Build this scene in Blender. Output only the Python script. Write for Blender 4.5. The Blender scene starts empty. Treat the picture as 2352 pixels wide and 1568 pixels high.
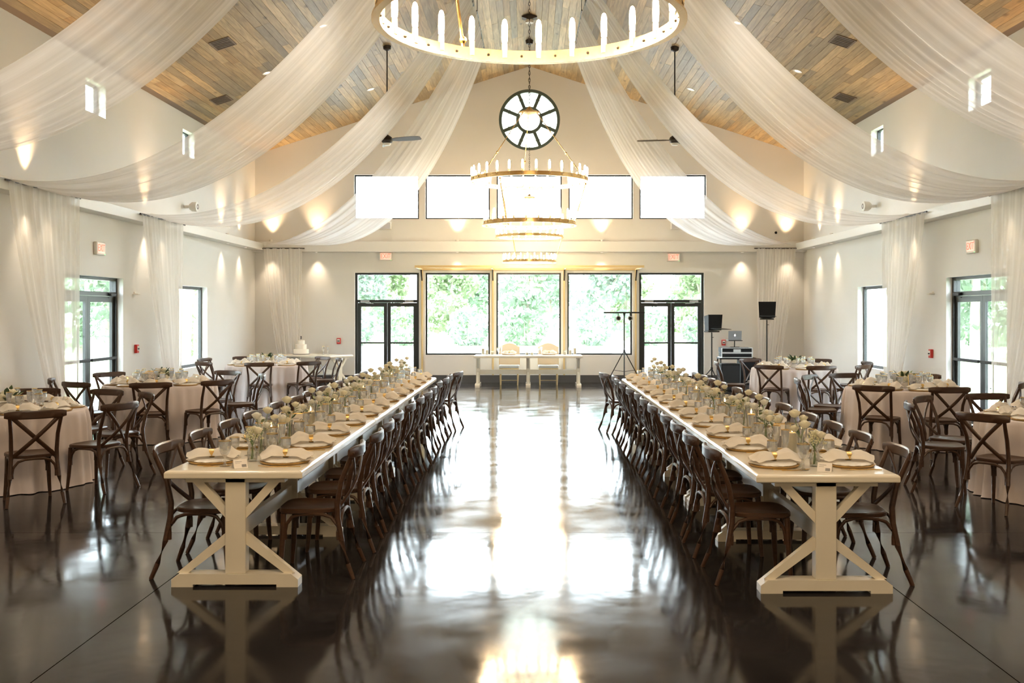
import bpy, bmesh, math, random
from mathutils import Vector, Matrix
from mathutils.geometry import tessellate_polygon

random.seed(7)
SC = bpy.context.scene
COL = SC.collection
PI = math.pi

# ------------------------------------------------------------------ camera, world, exposure
cam_d = bpy.data.cameras.new('camera')
cam = bpy.data.objects.new('camera', cam_d)
COL.objects.link(cam)
cam.location = (0, 0, 1.78)
cam.rotation_euler = (PI / 2, 0, 0)
cam_d.sensor_width = 36.0
cam_d.lens = 35.0
cam_d.shift_x = -40 / 2352
cam_d.shift_y = -66 / 2352
cam_d.clip_end = 400
SC.camera = cam

SKY = 15.0
world = bpy.data.worlds.new('World')
SC.world = world
world.use_nodes = True
wbg = world.node_tree.nodes['Background']
wbg.inputs[0].default_value = (0.82, 0.925, 1.0, 1)
wbg.inputs[1].default_value = SKY

BULB = 165.0          # radiance of a chandelier bulb
LEDGE_UP, LEDGE_DOWN = 120.0, 42.0
CAN = 160.0           # power of a recessed ceiling light

vs = SC.view_settings
vs.view_transform = 'Standard'
vs.look = 'None'
vs.exposure = 0.45
vs.gamma = 1.0
vs.use_curve_mapping = False
cy = SC.cycles
cy.max_bounces = 6
cy.diffuse_bounces = 3
cy.glossy_bounces = 3
cy.transmission_bounces = 3
cy.transparent_max_bounces = 12
cy.caustics_reflective = False
cy.caustics_refractive = False
cy.sample_clamp_indirect = 6.0
cy.adaptive_threshold = 0.25
cy.adaptive_min_samples = 16

# ------------------------------------------------------------------ materials
MATS = {}

def mat(name, col, rough=0.5, metal=0.0, spec=0.5, noise=None, bump=None, emit=None, coat=0.0, sheen=0.0):
    """procedural principled; noise=(scale, amount, stretch xyz), bump=(scale, strength)"""
    m = bpy.data.materials.new(name)
    m.use_nodes = True
    nt = m.node_tree
    b = nt.nodes['Principled BSDF']
    b.inputs['Base Color'].default_value = (*col, 1)
    b.inputs['Roughness'].default_value = rough
    b.inputs['Metallic'].default_value = metal
    b.inputs['Specular IOR Level'].default_value = spec
    b.inputs['Coat Weight'].default_value = coat
    if emit:
        b.inputs['Emission Color'].default_value = (*emit[0], 1)
        b.inputs['Emission Strength'].default_value = emit[1]
    tc = nt.nodes.new('ShaderNodeTexCoord')
    if noise:
        mp = nt.nodes.new('ShaderNodeMapping')
        mp.inputs['Scale'].default_value = noise[2] if len(noise) > 2 else (1, 1, 1)
        nt.links.new(tc.outputs['Object'], mp.inputs[0])
        n = nt.nodes.new('ShaderNodeTexNoise')
        n.inputs['Scale'].default_value = noise[0]
        n.inputs['Detail'].default_value = 4
        nt.links.new(mp.outputs[0], n.inputs[0])
        mx = nt.nodes.new('ShaderNodeMix')
        mx.data_type = 'RGBA'
        a = noise[1]
        mx.inputs[6].default_value = (*[c * (1 - a) for c in col], 1)
        mx.inputs[7].default_value = (*[min(1, c * (1 + a)) for c in col], 1)
        nt.links.new(n.outputs[0], mx.inputs[0])
        nt.links.new(mx.outputs[2], b.inputs['Base Color'])
    if bump:
        n2 = nt.nodes.new('ShaderNodeTexNoise')
        n2.inputs['Scale'].default_value = bump[0]
        nt.links.new(tc.outputs['Object'], n2.inputs[0])
        bp = nt.nodes.new('ShaderNodeBump')
        bp.inputs['Strength'].default_value = bump[1]
        bp.inputs['Distance'].default_value = 0.01
        nt.links.new(n2.outputs[0], bp.inputs['Height'])
        nt.links.new(bp.outputs[0], b.inputs['Normal'])
    MATS[name] = m
    return m

mat('wall_paint', (0.795, 0.785, 0.76), 0.6, noise=(1.5, 0.02), spec=0.3)
mat('trim_paint', (0.82, 0.80, 0.75), 0.45)
mat('base_dark', (0.07, 0.07, 0.075), 0.5)
mat('black_frame', (0.018, 0.022, 0.022), 0.35)
mat('steel', (0.45, 0.45, 0.45), 0.3, metal=1)
mat('gold', (0.83, 0.56, 0.20), 0.28, metal=1)
mat('brass_bright', (0.86, 0.60, 0.26), 0.25, metal=1)
mat('gold_paint', (0.70, 0.53, 0.27), 0.45, metal=0.3)
mat('walnut', (0.060, 0.028, 0.014), 0.35, noise=(9, 0.35, (1, 1, 6)), spec=0.4)
mat('table_paint', (0.80, 0.735, 0.60), 0.20, noise=(6, 0.04), spec=0.5)
mat('cloth_blush', (0.70, 0.62, 0.60), 0.85, noise=(3, 0.03), spec=0.2)
mat('porcelain', (0.86, 0.82, 0.74), 0.3)
mat('charger', (0.50, 0.31, 0.10), 0.38, metal=0.3, noise=(20, 0.3, (1, 1, 1)))
mat('paper', (0.85, 0.80, 0.74), 0.7)
mat('ink', (0.10, 0.09, 0.09), 0.8)
mat('photo_grey', (0.22, 0.21, 0.21), 0.5, noise=(14, 0.6))
mat('leaf', (0.045, 0.085, 0.030), 0.45, noise=(15, 0.4))
mat('leaf_pale', (0.25, 0.30, 0.12), 0.5, noise=(15, 0.3))
mat('stem', (0.16, 0.24, 0.07), 0.5)
mat('wax', (0.88, 0.78, 0.60), 0.5)
mat('flame', (1, 0.6, 0.2), 0.5, emit=((1.0, 0.55, 0.18), 25))
mat('bulb', (1, 0.9, 0.7), 0.5, emit=((1.0, 0.74, 0.45), BULB))
mat('sleeve', (0.85, 0.66, 0.36), 0.4)
mat('lamp_disc', (1, 0.95, 0.9), 0.4, emit=((1.0, 0.85, 0.7), 1.5))
mat('black_plastic', (0.008, 0.008, 0.009), 0.65, spec=0.2)
mat('black_metal', (0.012, 0.012, 0.012), 0.5, spec=0.3)
mat('bronze', (0.035, 0.027, 0.022), 0.4, metal=0.3)
mat('fan_blade', (0.13, 0.11, 0.10), 0.4)
mat('white_plastic', (0.78, 0.76, 0.70), 0.4)
mat('red_plastic', (0.60, 0.025, 0.018), 0.4)
mat('exit_red', (0.9, 0.1, 0.06), 0.5, emit=((1.0, 0.10, 0.05), 1.6))
mat('exit_face', (0.9, 0.75, 0.68), 0.5, emit=((1.0, 0.42, 0.33), 0.55))
mat('green_led', (0.1, 0.9, 0.2), 0.5, emit=((0.1, 1.0, 0.25), 3))
mat('aluminium', (0.62, 0.63, 0.63), 0.3, metal=0.9)
mat('laptop_grey', (0.36, 0.37, 0.39), 0.35, metal=0.7)
mat('logo_white', (0.95, 0.95, 0.95), 0.4, emit=((1, 1, 1), 1.5))
mat('chair_linen', (0.72, 0.60, 0.44), 0.8, spec=0.2)
mat('seat_white', (0.80, 0.80, 0.78), 0.7)
mat('icing', (0.86, 0.80, 0.70), 0.6)
mat('vent_dark', (0.05, 0.04, 0.03), 0.6)
mat('vent_brown', (0.16, 0.11, 0.07), 0.5)
mat('concrete_pale', (0.62, 0.62, 0.60), 0.9, noise=(3, 0.06))
mat('lawn', (0.30, 0.36, 0.19), 0.95, noise=(0.7, 0.2))
mat('bark', (0.34, 0.30, 0.25), 0.9, noise=(8, 0.3, (1, 1, 0.3)))
mat('planter', (0.60, 0.60, 0.63), 0.6)
mat('lead_olive', (0.50, 0.52, 0.20), 0.5)
mat('window_green', (0.07, 0.10, 0.085), 0.5)

def glassy(name, tint, refl=0.10, rough=0.02, edge=0.5, body=0.0):
    m = bpy.data.materials.new(name)
    m.use_nodes = True
    nt = m.node_tree
    nt.nodes.clear()
    out = nt.nodes.new('ShaderNodeOutputMaterial')
    tr = nt.nodes.new('ShaderNodeBsdfTransparent')
    tr.inputs[0].default_value = (*tint, 1)
    gl = nt.nodes.new('ShaderNodeBsdfGlossy')
    gl.inputs['Roughness'].default_value = rough
    lw = nt.nodes.new('ShaderNodeLayerWeight')
    lw.inputs[0].default_value = edge
    mr = nt.nodes.new('ShaderNodeMapRange')
    mr.inputs[3].default_value = refl
    mr.inputs[4].default_value = 0.85 if name != 'pane' else 0.5
    nt.links.new(lw.outputs['Facing'], mr.inputs[0])
    mx = nt.nodes.new('ShaderNodeMixShader')
    nt.links.new(mr.outputs[0], mx.inputs[0])
    nt.links.new(tr.outputs[0], mx.inputs[1])
    nt.links.new(gl.outputs[0], mx.inputs[2])
    last = mx
    if body:
        df = nt.nodes.new('ShaderNodeBsdfTranslucent')
        df.inputs[0].default_value = (0.97, 0.97, 0.95, 1)
        m2 = nt.nodes.new('ShaderNodeMixShader')
        m2.inputs[0].default_value = body
        nt.links.new(mx.outputs[0], m2.inputs[1])
        nt.links.new(df.outputs[0], m2.inputs[2])
        last = m2
    nt.links.new(last.outputs[0], out.inputs[0])
    MATS[name] = m

glassy('pane', (0.97, 0.985, 0.98), 0.02, 0.0, 0.15)
glassy('crystal', (0.985, 0.985, 0.975), 0.20, 0.08, 0.38, 0.18)
glassy('clear_glass', (0.96, 0.97, 0.96), 0.07, 0.02, 0.35, 0.02)
glassy('stained', (0.95, 0.97, 0.90), 0.04, 0.1, 0.3, 0.05)

def sheer(name, col, lo, hi, back):
    """thin voile: part see-through, part translucent, denser along the threads of its folds"""
    m = bpy.data.materials.new(name)
    m.use_nodes = True
    nt = m.node_tree
    nt.nodes.clear()
    out = nt.nodes.new('ShaderNodeOutputMaterial')
    uv = nt.nodes.new('ShaderNodeUVMap')
    mp = nt.nodes.new('ShaderNodeMapping')
    mp.inputs['Scale'].default_value = (0.8, 15, 1)
    n = nt.nodes.new('ShaderNodeTexNoise')
    n.inputs['Scale'].default_value = 1.0
    n.inputs['Detail'].default_value = 3
    mr = nt.nodes.new('ShaderNodeMapRange')
    mr.inputs[1].default_value = 0.3
    mr.inputs[2].default_value = 0.7
    mr.inputs[3].default_value = lo
    mr.inputs[4].default_value = hi
    tr = nt.nodes.new('ShaderNodeBsdfTransparent')
    df = nt.nodes.new('ShaderNodeBsdfDiffuse')
    df.inputs[0].default_value = (*col, 1)
    tl = nt.nodes.new('ShaderNodeBsdfTranslucent')
    tl.inputs[0].default_value = (*col, 1)
    m1 = nt.nodes.new('ShaderNodeMixShader')
    m1.inputs[0].default_value = back
    m2 = nt.nodes.new('ShaderNodeMixShader')
    L = nt.links.new
    L(uv.outputs[0], mp.inputs[0]); L(mp.outputs[0], n.inputs[0]); L(n.outputs[0], mr.inputs[0])
    L(df.outputs[0], m1.inputs[1]); L(tl.outputs[0], m1.inputs[2])
    L(mr.outputs[0], m2.inputs[0]); L(tr.outputs[0], m2.inputs[1]); L(m1.outputs[0], m2.inputs[2])
    L(m2.outputs[0], out.inputs[0])
    MATS[name] = m

sheer('voile', (0.93, 0.93, 0.93), 0.46, 0.74, 0.45)
sheer('voile_curtain', (0.95, 0.94, 0.92), 0.46, 0.70, 0.3)

def foliage_mat(name, a, b):
    m = bpy.data.materials.new(name)
    m.use_nodes = True
    nt = m.node_tree
    nt.nodes.clear()
    out = nt.nodes.new('ShaderNodeOutputMaterial')
    tc = nt.nodes.new('ShaderNodeTexCoord')
    n = nt.nodes.new('ShaderNodeTexNoise')
    n.inputs['Scale'].default_value = 0.9
    mx = nt.nodes.new('ShaderNodeMix')
    mx.data_type = 'RGBA'
    mx.inputs[6].default_value = (*a, 1)
    mx.inputs[7].default_value = (*b, 1)
    df = nt.nodes.new('ShaderNodeBsdfDiffuse')
    tl = nt.nodes.new('ShaderNodeBsdfTranslucent')
    ms = nt.nodes.new('ShaderNodeMixShader')
    ms.inputs[0].default_value = 0.25 if name.startswith(('petal', 'spray', 'napkin')) else 0.4
    L = nt.links.new
    L(tc.outputs['Object'], n.inputs[0]); L(n.outputs[0], mx.inputs[0])
    L(mx.outputs[2], df.inputs[0]); L(mx.outputs[2], tl.inputs[0])
    L(df.outputs[0], ms.inputs[1]); L(tl.outputs[0], ms.inputs[2]); L(ms.outputs[0], out.inputs[0])
    MATS[name] = m

foliage_mat('petal', (0.92, 0.87, 0.66), (0.95, 0.92, 0.78))
foliage_mat('petal_white', (0.93, 0.92, 0.82), (0.96, 0.96, 0.90))
foliage_mat('spray', (0.80, 0.77, 0.50), (0.88, 0.86, 0.66))
foliage_mat('napkin', (0.92, 0.86, 0.77), (0.95, 0.90, 0.82))
foliage_mat('foliage_green', (0.15, 0.235, 0.15), (0.30, 0.37, 0.28))
foliage_mat('foliage_grey', (0.18, 0.25, 0.195), (0.32, 0.37, 0.31))
foliage_mat('foliage_yellow', (0.20, 0.27, 0.14), (0.33, 0.39, 0.25))

def floor_material():
    m = bpy.data.materials.new('polished_concrete')
    m.use_nodes = True
    nt = m.node_tree
    b = nt.nodes['Principled BSDF']
    tc = nt.nodes.new('ShaderNodeTexCoord')
    L = nt.links.new
    n1 = nt.nodes.new('ShaderNodeTexNoise')
    n1.inputs['Scale'].default_value = 0.8
    n1.inputs['Detail'].default_value = 8
    n1.inputs['Distortion'].default_value = 0.6
    L(tc.outputs['Object'], n1.inputs[0])
    cr = nt.nodes.new('ShaderNodeValToRGB')
    e = cr.color_ramp.elements
    e[0].position, e[0].color = 0.3, (0.014, 0.012, 0.012, 1)
    e[1].position, e[1].color = 0.75, (0.034, 0.030, 0.029, 1)
    L(n1.outputs[0], cr.inputs[0])
    L(cr.outputs[0], b.inputs['Base Color'])
    n2 = nt.nodes.new('ShaderNodeTexNoise')
    n2.inputs['Scale'].default_value = 2.3
    n2.inputs['Detail'].default_value = 6
    L(tc.outputs['Object'], n2.inputs[0])
    mr = nt.nodes.new('ShaderNodeMapRange')
    mr.inputs[1].default_value, mr.inputs[2].default_value = 0.3, 0.7
    mr.inputs[3].default_value, mr.inputs[4].default_value = 0.06, 0.15
    L(n2.outputs[0], mr.inputs[0])
    L(mr.outputs[0], b.inputs['Roughness'])
    b.inputs['Specular IOR Level'].default_value = 0.20
    n3 = nt.nodes.new('ShaderNodeTexNoise')
    n3.inputs['Scale'].default_value = 3.5
    n3.inputs['Detail'].default_value = 2
    L(tc.outputs['Object'], n3.inputs[0])
    bp = nt.nodes.new('ShaderNodeBump')
    bp.inputs['Strength'].default_value = 0.10
    bp.inputs['Distance'].default_value = 0.01
    L(n3.outputs[0], bp.inputs['Height'])
    L(bp.outputs[0], b.inputs['Normal'])
    MATS['polished_concrete'] = m
floor_material()

def board_material():
    m = bpy.data.materials.new('ceiling_board')
    m.use_nodes = True
    nt = m.node_tree
    b = nt.nodes['Principled BSDF']
    L = nt.links.new
    at = nt.nodes.new('ShaderNodeAttribute')
    at.attribute_name = 'tint'
    tc = nt.nodes.new('ShaderNodeTexCoord')
    mp = nt.nodes.new('ShaderNodeMapping')
    mp.inputs['Scale'].default_value = (16, 1.1, 16)
    L(tc.outputs['Object'], mp.inputs[0])
    n = nt.nodes.new('ShaderNodeTexNoise')
    n.inputs['Scale'].default_value = 1.6
    n.inputs['Detail'].default_value = 5
    n.inputs['Distortion'].default_value = 0.8
    L(mp.outputs[0], n.inputs[0])
    mr = nt.nodes.new('ShaderNodeMapRange')
    mr.inputs[1].default_value, mr.inputs[2].default_value = 0.25, 0.75
    mr.inputs[3].default_value, mr.inputs[4].default_value = 0.62, 1.25
    L(n.outputs[0], mr.inputs[0])
    mp2 = nt.nodes.new('ShaderNodeMapping')
    mp2.inputs['Scale'].default_value = (3.2, 1.3, 3.2)
    L(tc.outputs['Object'], mp2.inputs[0])
    vo = nt.nodes.new('ShaderNodeTexVoronoi')
    vo.inputs['Scale'].default_value = 1.0
    L(mp2.outputs[0], vo.inputs[0])
    kr = nt.nodes.new('ShaderNodeMapRange')
    kr.inputs[1].default_value, kr.inputs[2].default_value = 0.03, 0.14
    kr.inputs[3].default_value, kr.inputs[4].default_value = 0.35, 1.0
    L(vo.outputs['Distance'], kr.inputs[0])
    mu = nt.nodes.new('ShaderNodeMath')
    mu.operation = 'MULTIPLY'
    L(mr.outputs[0], mu.inputs[0]); L(kr.outputs[0], mu.inputs[1])
    vm = nt.nodes.new('ShaderNodeVectorMath')
    vm.operation = 'SCALE'
    L(at.outputs['Color'], vm.inputs[0]); L(mu.outputs[0], vm.inputs['Scale'])
    L(vm.outputs[0], b.inputs['Base Color'])
    b.inputs['Roughness'].default_value = 0.5
    MATS['ceiling_board'] = m
board_material()

# ------------------------------------------------------------------ mesh helpers
class MB:
    def __init__(self):
        self.v, self.f, self.uv = [], [], None
    def add(self, vs_, fs_):
        o = len(self.v)
        self.v += [tuple(p) for p in vs_]
        self.f += [tuple(i + o for i in q) for q in fs_]
        return self
    def box(self, a, b, bev=0.0):
        x0, y0, z0 = a
        x1, y1, z1 = b
        if bev <= 0:
            vs_ = [(x0, y0, z0), (x1, y0, z0), (x1, y1, z0), (x0, y1, z0), (x0, y0, z1), (x1, y0, z1), (x1, y1, z1), (x0, y1, z1)]
            return self.add(vs_, [(0, 3, 2, 1), (4, 5, 6, 7), (0, 1, 5, 4), (1, 2, 6, 5), (2, 3, 7, 6), (3, 0, 4, 7)])
        d = bev
        rings = []
        for z, i in ((z0, d), (z0 + d, 0), (z1 - d, 0), (z1, d)):
            rings.append([(x0 + d, y0 + i, z), (x1 - d, y0 + i, z), (x1 - i, y0 + d, z), (x1 - i, y1 - d, z),
                          (x1 - d, y1 - i, z), (x0 + d, y1 - i, z), (x0 + i, y1 - d, z), (x0 + i, y0 + d, z)])
        return self.rings(rings, cap=True)
    def rings(self, rings, cap=True, closed=True):
        n = len(rings[0])
        vs_ = [p for r in rings for p in r]
        fs_ = []
        for i in range(len(rings) - 1):
            for j in range(n if closed else n - 1):
                k = (j + 1) % n
                fs_.append((i * n + j, i * n + k, (i + 1) * n + k, (i + 1) * n + j))
        if cap:
            fs_.append(tuple(range(n - 1, -1, -1)))
            fs_.append(tuple((len(rings) - 1) * n + j for j in range(n)))
        return self.add(vs_, fs_)
    def tube(self, pts, r, n=8, flat=None, up=(0, 0, 1)):
        pts = [Vector(p) for p in pts]
        rs = r if isinstance(r, (list, tuple)) else [r] * len(pts)
        rings = []
        for i, p in enumerate(pts):
            t = (pts[min(i + 1, len(pts) - 1)] - pts[max(i - 1, 0)]).normalized()
            u = Vector(up)
            if abs(t.dot(u)) > 0.95:
                u = Vector((0, 1, 0)) if abs(t.y) < 0.9 else Vector((1, 0, 0))
            a = t.cross(u).normalized()
            b = a.cross(t).normalized()
            ra, rb = (rs[i], rs[i]) if flat is None else (rs[i] * flat[0], rs[i] * flat[1])
            rings.append([p + a * (ra * math.cos(2 * PI * k / n)) + b * (rb * math.sin(2 * PI * k / n)) for k in range(n)])
        return self.rings(rings)
    def bar(self, p, q, w, h, up=(0, 0, 1)):
        """rectangular bar from p to q, w across (t x up), h along up"""
        p, q = Vector(p), Vector(q)
        t = (q - p).normalized()
        u = Vector(up)
        if abs(t.dot(u)) > 0.95:
            u = Vector((0, 1, 0))
        a = t.cross(u).normalized() * (w / 2)
        b = a.cross(t).normalized() * (h / 2)
        rings = [[c - a - b, c + a - b, c + a + b, c - a + b] for c in (p, q)]
        return self.rings(rings)
    def lathe(self, prof, n=24, wob=None, cap=True):
        rings = []
        for r, z in prof:
            rings.append([((r * (1 + (wob(k, z) if wob else 0))) * math.cos(2 * PI * k / n),
                           (r * (1 + (wob(k, z) if wob else 0))) * math.sin(2 * PI * k / n), z) for k in range(n)])
        return self.rings(rings, cap=cap)
    def ball(self, c, r, n=8, m=6, sq=(1, 1, 1)):
        rings = []
        for i in range(m + 1):
            ph = -PI / 2 + PI * (i + 0.0001) / (m + 0.0002)
            rr = max(math.cos(ph), 0.02)
            rings.append([(c[0] + r * sq[0] * rr * math.cos(2 * PI * k / n), c[1] + r * sq[1] * rr * math.sin(2 * PI * k / n),
                           c[2] + r * sq[2] * math.sin(ph)) for k in range(n)])
        return self.rings(rings)
    def prism(self, poly, y0, y1):
        """polygon in (x, z) extruded from y0 to y1"""
        n = len(poly)
        a = [(x, y0, z) for x, z in poly]
        b = [(x, y1, z) for x, z in poly]
        tri = tessellate_polygon([[Vector((x, z, 0)) for x, z in poly]])
        fs_ = [tuple(t) for t in tri] + [tuple(n + i for i in reversed(t)) for t in tri]
        fs_ += [(j, (j + 1) % n, n + (j + 1) % n, n + j) for j in range(n)]
        return self.add(a + b, fs_)
    def mesh(self, name, material, smooth=True, angle=35):
        me = bpy.data.meshes.new(name)
        me.from_pydata(self.v, [], self.f)
        me.update()
        bm = bmesh.new()
        bm.from_mesh(me)
        bmesh.ops.recalc_face_normals(bm, faces=bm.faces)
        bm.to_mesh(me)
        bm.free()
        me.materials.append(MATS[material])
        if smooth:
            me.shade_smooth()
            me.set_sharp_from_angle(angle=math.radians(angle))
        return me
    def build(self, name, material, parent=None, smooth=True, angle=35):
        return link(name, self.mesh(name, material, smooth, angle), parent)

def link(name, data, parent=None, loc=None, rz=0.0):
    o = bpy.data.objects.new(name, data)
    COL.objects.link(o)
    if parent is not None:
        o.parent = parent
    if loc is not None:
        o.location = loc
    if rz:
        o.rotation_euler = (0, 0, rz)
    return o

def tag(o, label, cat, group=None, kind=None):
    o['label'] = label
    if cat:
        o['category'] = cat
    if group:
        o['group'] = group
    if kind:
        o['kind'] = kind
    return o

def thing(name, label, cat, loc=(0, 0, 0), rz=0.0, group=None):
    return tag(link(name, None, None, loc, rz), label, cat, group)

def struct(o, label=None):
    o['kind'] = 'structure'
    if label:
        o['label'] = label
    return o

def copy_tree(o, parent=None):
    c = o.copy()
    COL.objects.link(c)
    c.parent = parent
    for ch in KIDS.get(o.name, []):
        copy_tree_child(ch, c)
    return c

def copy_tree_child(o, parent):
    c = o.copy()
    COL.objects.link(c)
    c.parent = parent
    for ch in KIDS.get(o.name, []):
        copy_tree_child(ch, c)

KIDS = {}
def register(o):
    """remember the children of a prototype"""
    KIDS[o.name] = list(o.children)
    for ch in o.children:
        register(ch)
    return o

class Proto:
    """first placement moves the prototype itself, later ones copy it with its parts"""
    def __init__(self, root):
        self.root, self.used = register(root), False
    def place(self, loc, rz, label, cat, group=None):
        o = self.root if not self.used else copy_tree(self.root)
        self.used = True
        o.location = loc
        o.rotation_euler = (0, 0, rz)
        for k in ('label', 'category', 'group'):
            if k in o:
                del o[k]
        return tag(o, label, cat, group)

ORD = ['first', 'second', 'third', 'fourth', 'fifth', 'sixth', 'seventh', 'eighth', 'ninth', 'tenth', 'eleventh', 'twelfth',
       'thirteenth', 'fourteenth', 'fifteenth', 'sixteenth', 'seventeenth', 'eighteenth', 'nineteenth', 'twentieth',
       ]
ORD += ['twenty-' + w for w in ORD[:9]] + ['thirtieth'] + ['thirty-' + w for w in ORD[:9]] + ['fortieth'] + ['forty-' + w for w in ORD[:9]]

# ------------------------------------------------------------------ room shell
WX, WY0, WY1 = 7.0, -7.0, 25.4
APEX, PITCH = 8.08, 0.323
EAVE = APEX - PITCH * WX
TH = 0.22

def wall_mesh(outer, holes, y0, y1):
    """wall in local (x,z), thickness y0..y1, with holes (list of point loops)"""
    mb = MB()
    loops = [outer] + holes
    pts = [p for lp in loops for p in lp]
    tri = tessellate_polygon([[Vector((x, z, 0)) for x, z in lp] for lp in loops])
    n = len(pts)
    vs_ = [(x, y0, z) for x, z in pts] + [(x, y1, z) for x, z in pts]
    fs_ = [tuple(t) for t in tri] + [tuple(n + i for i in reversed(t)) for t in tri]
    o = 0
    for lp in loops:
        m = len(lp)
        for j in range(m):
            k = (j + 1) % m
            fs_.append((o + j, o + k, n + o + k, n + o + j))
        o += m
    return mb.add(vs_, fs_)

def rect(x0, x1, z0, z1):
    return [(x0, z0), (x1, z0), (x1, z1), (x0, z1)]

def circle(cx, cz, r, n=48):
    return [(cx + r * math.cos(2 * PI * k / n), cz + r * math.sin(2 * PI * k / n)) for k in range(n)]

BACK_DOORS = [(-4.455, -2.82), (2.80, 4.455)]
BACK_WINS = [(-2.655, -1.01), (-0.845, 0.805), (0.967, 2.625)]
CLEAR = [(-4.47, -2.82), (-2.655, -1.01), (-0.835, 0.825), (1.0, 2.645), (2.81, 4.51)]
ROUND = (0.0, 6.70, 0.78)
holes = [rect(a, b, 0.0, 2.80) for a, b in BACK_DOORS] + [rect(a, b, 0.70, 2.80) for a, b in BACK_WINS]
holes += [rect(a, b, 4.17, 5.30) for a, b in CLEAR] + [circle(*ROUND)]
# door holes reach the floor: lower the outline around them by keeping a sill under the floor
outer = [(-WX - TH, -0.3), (WX + TH, -0.3), (WX + TH, EAVE - PITCH * TH), (0, APEX), (-WX - TH, EAVE - PITCH * TH)]
wb = wall_mesh(outer, holes, 0, TH).build('wall_back', 'wall_paint', smooth=False)
wb.location = (0, WY1, 0)
struct(wb, 'cream gable wall with tall windows and two glass doors')

# side walls: local x = world Y for the left wall (rotated), -world Y for the right one
L_DOOR, L_WIN = (15.0, 17.15), (19.9, 21.63)
R_DOOR, R_WIN = (14.6, 16.72), (19.5, 21.23)
L_HIGH = [(20.1, 20.8), (15.7, 16.45), (11.3, 12.0)]
R_HIGH = [(19.7, 20.4), (15.1, 15.88), (10.7, 11.4)]
EXTRA = []
def side_wall(name, sgn, door, win, highs, label):
    hs = [rect(door[0], door[1], 0.0, 2.37), rect(win[0], win[1], 0.64, 2.33)]
    hs += [rect(a, b, 4.98, 5.50) for a, b in highs]
    hs += [rect(a, b, 0.64, 2.33) for a, b in EXTRA]
    out = rect(WY0 - TH, WY1, -0.3, EAVE)
    if sgn > 0:
        hs = [[(-x, z) for x, z in h] for h in hs]
        out = [(-x, z) for x, z in out]
    o = wall_mesh(out, hs, 0, TH).build(name, 'wall_paint', smooth=False)
    o.rotation_euler = (0, 0, PI / 2 if sgn < 0 else -PI / 2)
    o.location = (sgn * WX, 0, 0)
    return struct(o, label)
side_wall('wall_left', -1, L_DOOR, L_WIN, L_HIGH, 'white side wall on the left with door, window and small high windows')
side_wall('wall_right', 1, R_DOOR, R_WIN, R_HIGH, 'white side wall on the right with door, window and small high windows')
o = wall_mesh([(-WX - TH, -0.3), (WX + TH, -0.3), (WX + TH, EAVE - PITCH * TH), (0, APEX), (-WX - TH, EAVE - PITCH * TH)], [], -TH, 0).build('wall_rear', 'wall_paint', smooth=False)
o.location = (0, WY0, 0)
struct(o, 'cream gable wall behind the viewer')

# floor: base slab with polished slabs between the saw cuts
fl = MB().box((-WX, WY0, -0.30), (WX, WY1, -0.02)).build('floor', 'base_dark', smooth=False)
struct(fl, 'dark polished concrete floor with saw-cut joints')
g = 0.0035
xs = [-WX, -2.40, 2.36, WX]
ys = [WY0, -1.0, 8.06, 17.2, WY1]
for i in range(3):
    for j in range(4):
        MB().box((xs[i] + g, ys[j] + g, -0.06), (xs[i + 1] - g, ys[j + 1] - g, 0.0)).build('slab', 'polished_concrete', fl, smooth=False)

# baseboards
def base(name, a, b):
    struct(MB().box(a, b).build(name, 'base_dark', smooth=False), 'dark baseboard along the wall foot')
k = 0
segs = [(-WX, BACK_DOORS[0][0]), (BACK_DOORS[0][1], BACK_DOORS[1][0]), (BACK_DOORS[1][1], WX)]
bb = MB()
for a, b in segs:
    bb.box((a, WY1 - 0.015, 0), (b, WY1, 0.19))
struct(bb.build('baseboard_back', 'base_dark', smooth=False), 'dark baseboard along the back wall')
for sgn, nm, dr in ((-1, 'baseboard_left', L_DOOR), (1, 'baseboard_right', R_DOOR)):
    bb = MB()
    for a, b in ((WY0, dr[0]), (dr[1], WY1 - 0.016)):
        bb.box((sgn * WX - (0.015 if sgn > 0 else 0), a, 0), (sgn * WX + (0.015 if sgn < 0 else 0), b, 0.10))
    struct(bb.build(nm, 'base_dark', smooth=False), 'dark baseboard along the ' + ('left' if sgn < 0 else 'right') + ' wall')

# ledge that carries the hidden lamps and the drapes
LX, LZ0, LZ1 = 6.72, 3.36, 3.53
struct(MB().box((-WX, WY0, LZ0), (-LX, WY1 - 0.281, LZ1), 0.004).build('trim_1', 'trim_paint', smooth=False), 'white ledge along the left wall')
struct(MB().box((LX, WY0, LZ0), (WX, WY1 - 0.281, LZ1), 0.004).build('trim_2', 'trim_paint', smooth=False), 'white ledge along the right wall')
struct(MB().box((-WX, WY1 - 0.28, LZ0 - 0.04), (WX, WY1, LZ1 + 0.05), 0.004).build('trim_3', 'wall_paint', smooth=False), 'cream ledge across the back wall')

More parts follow.
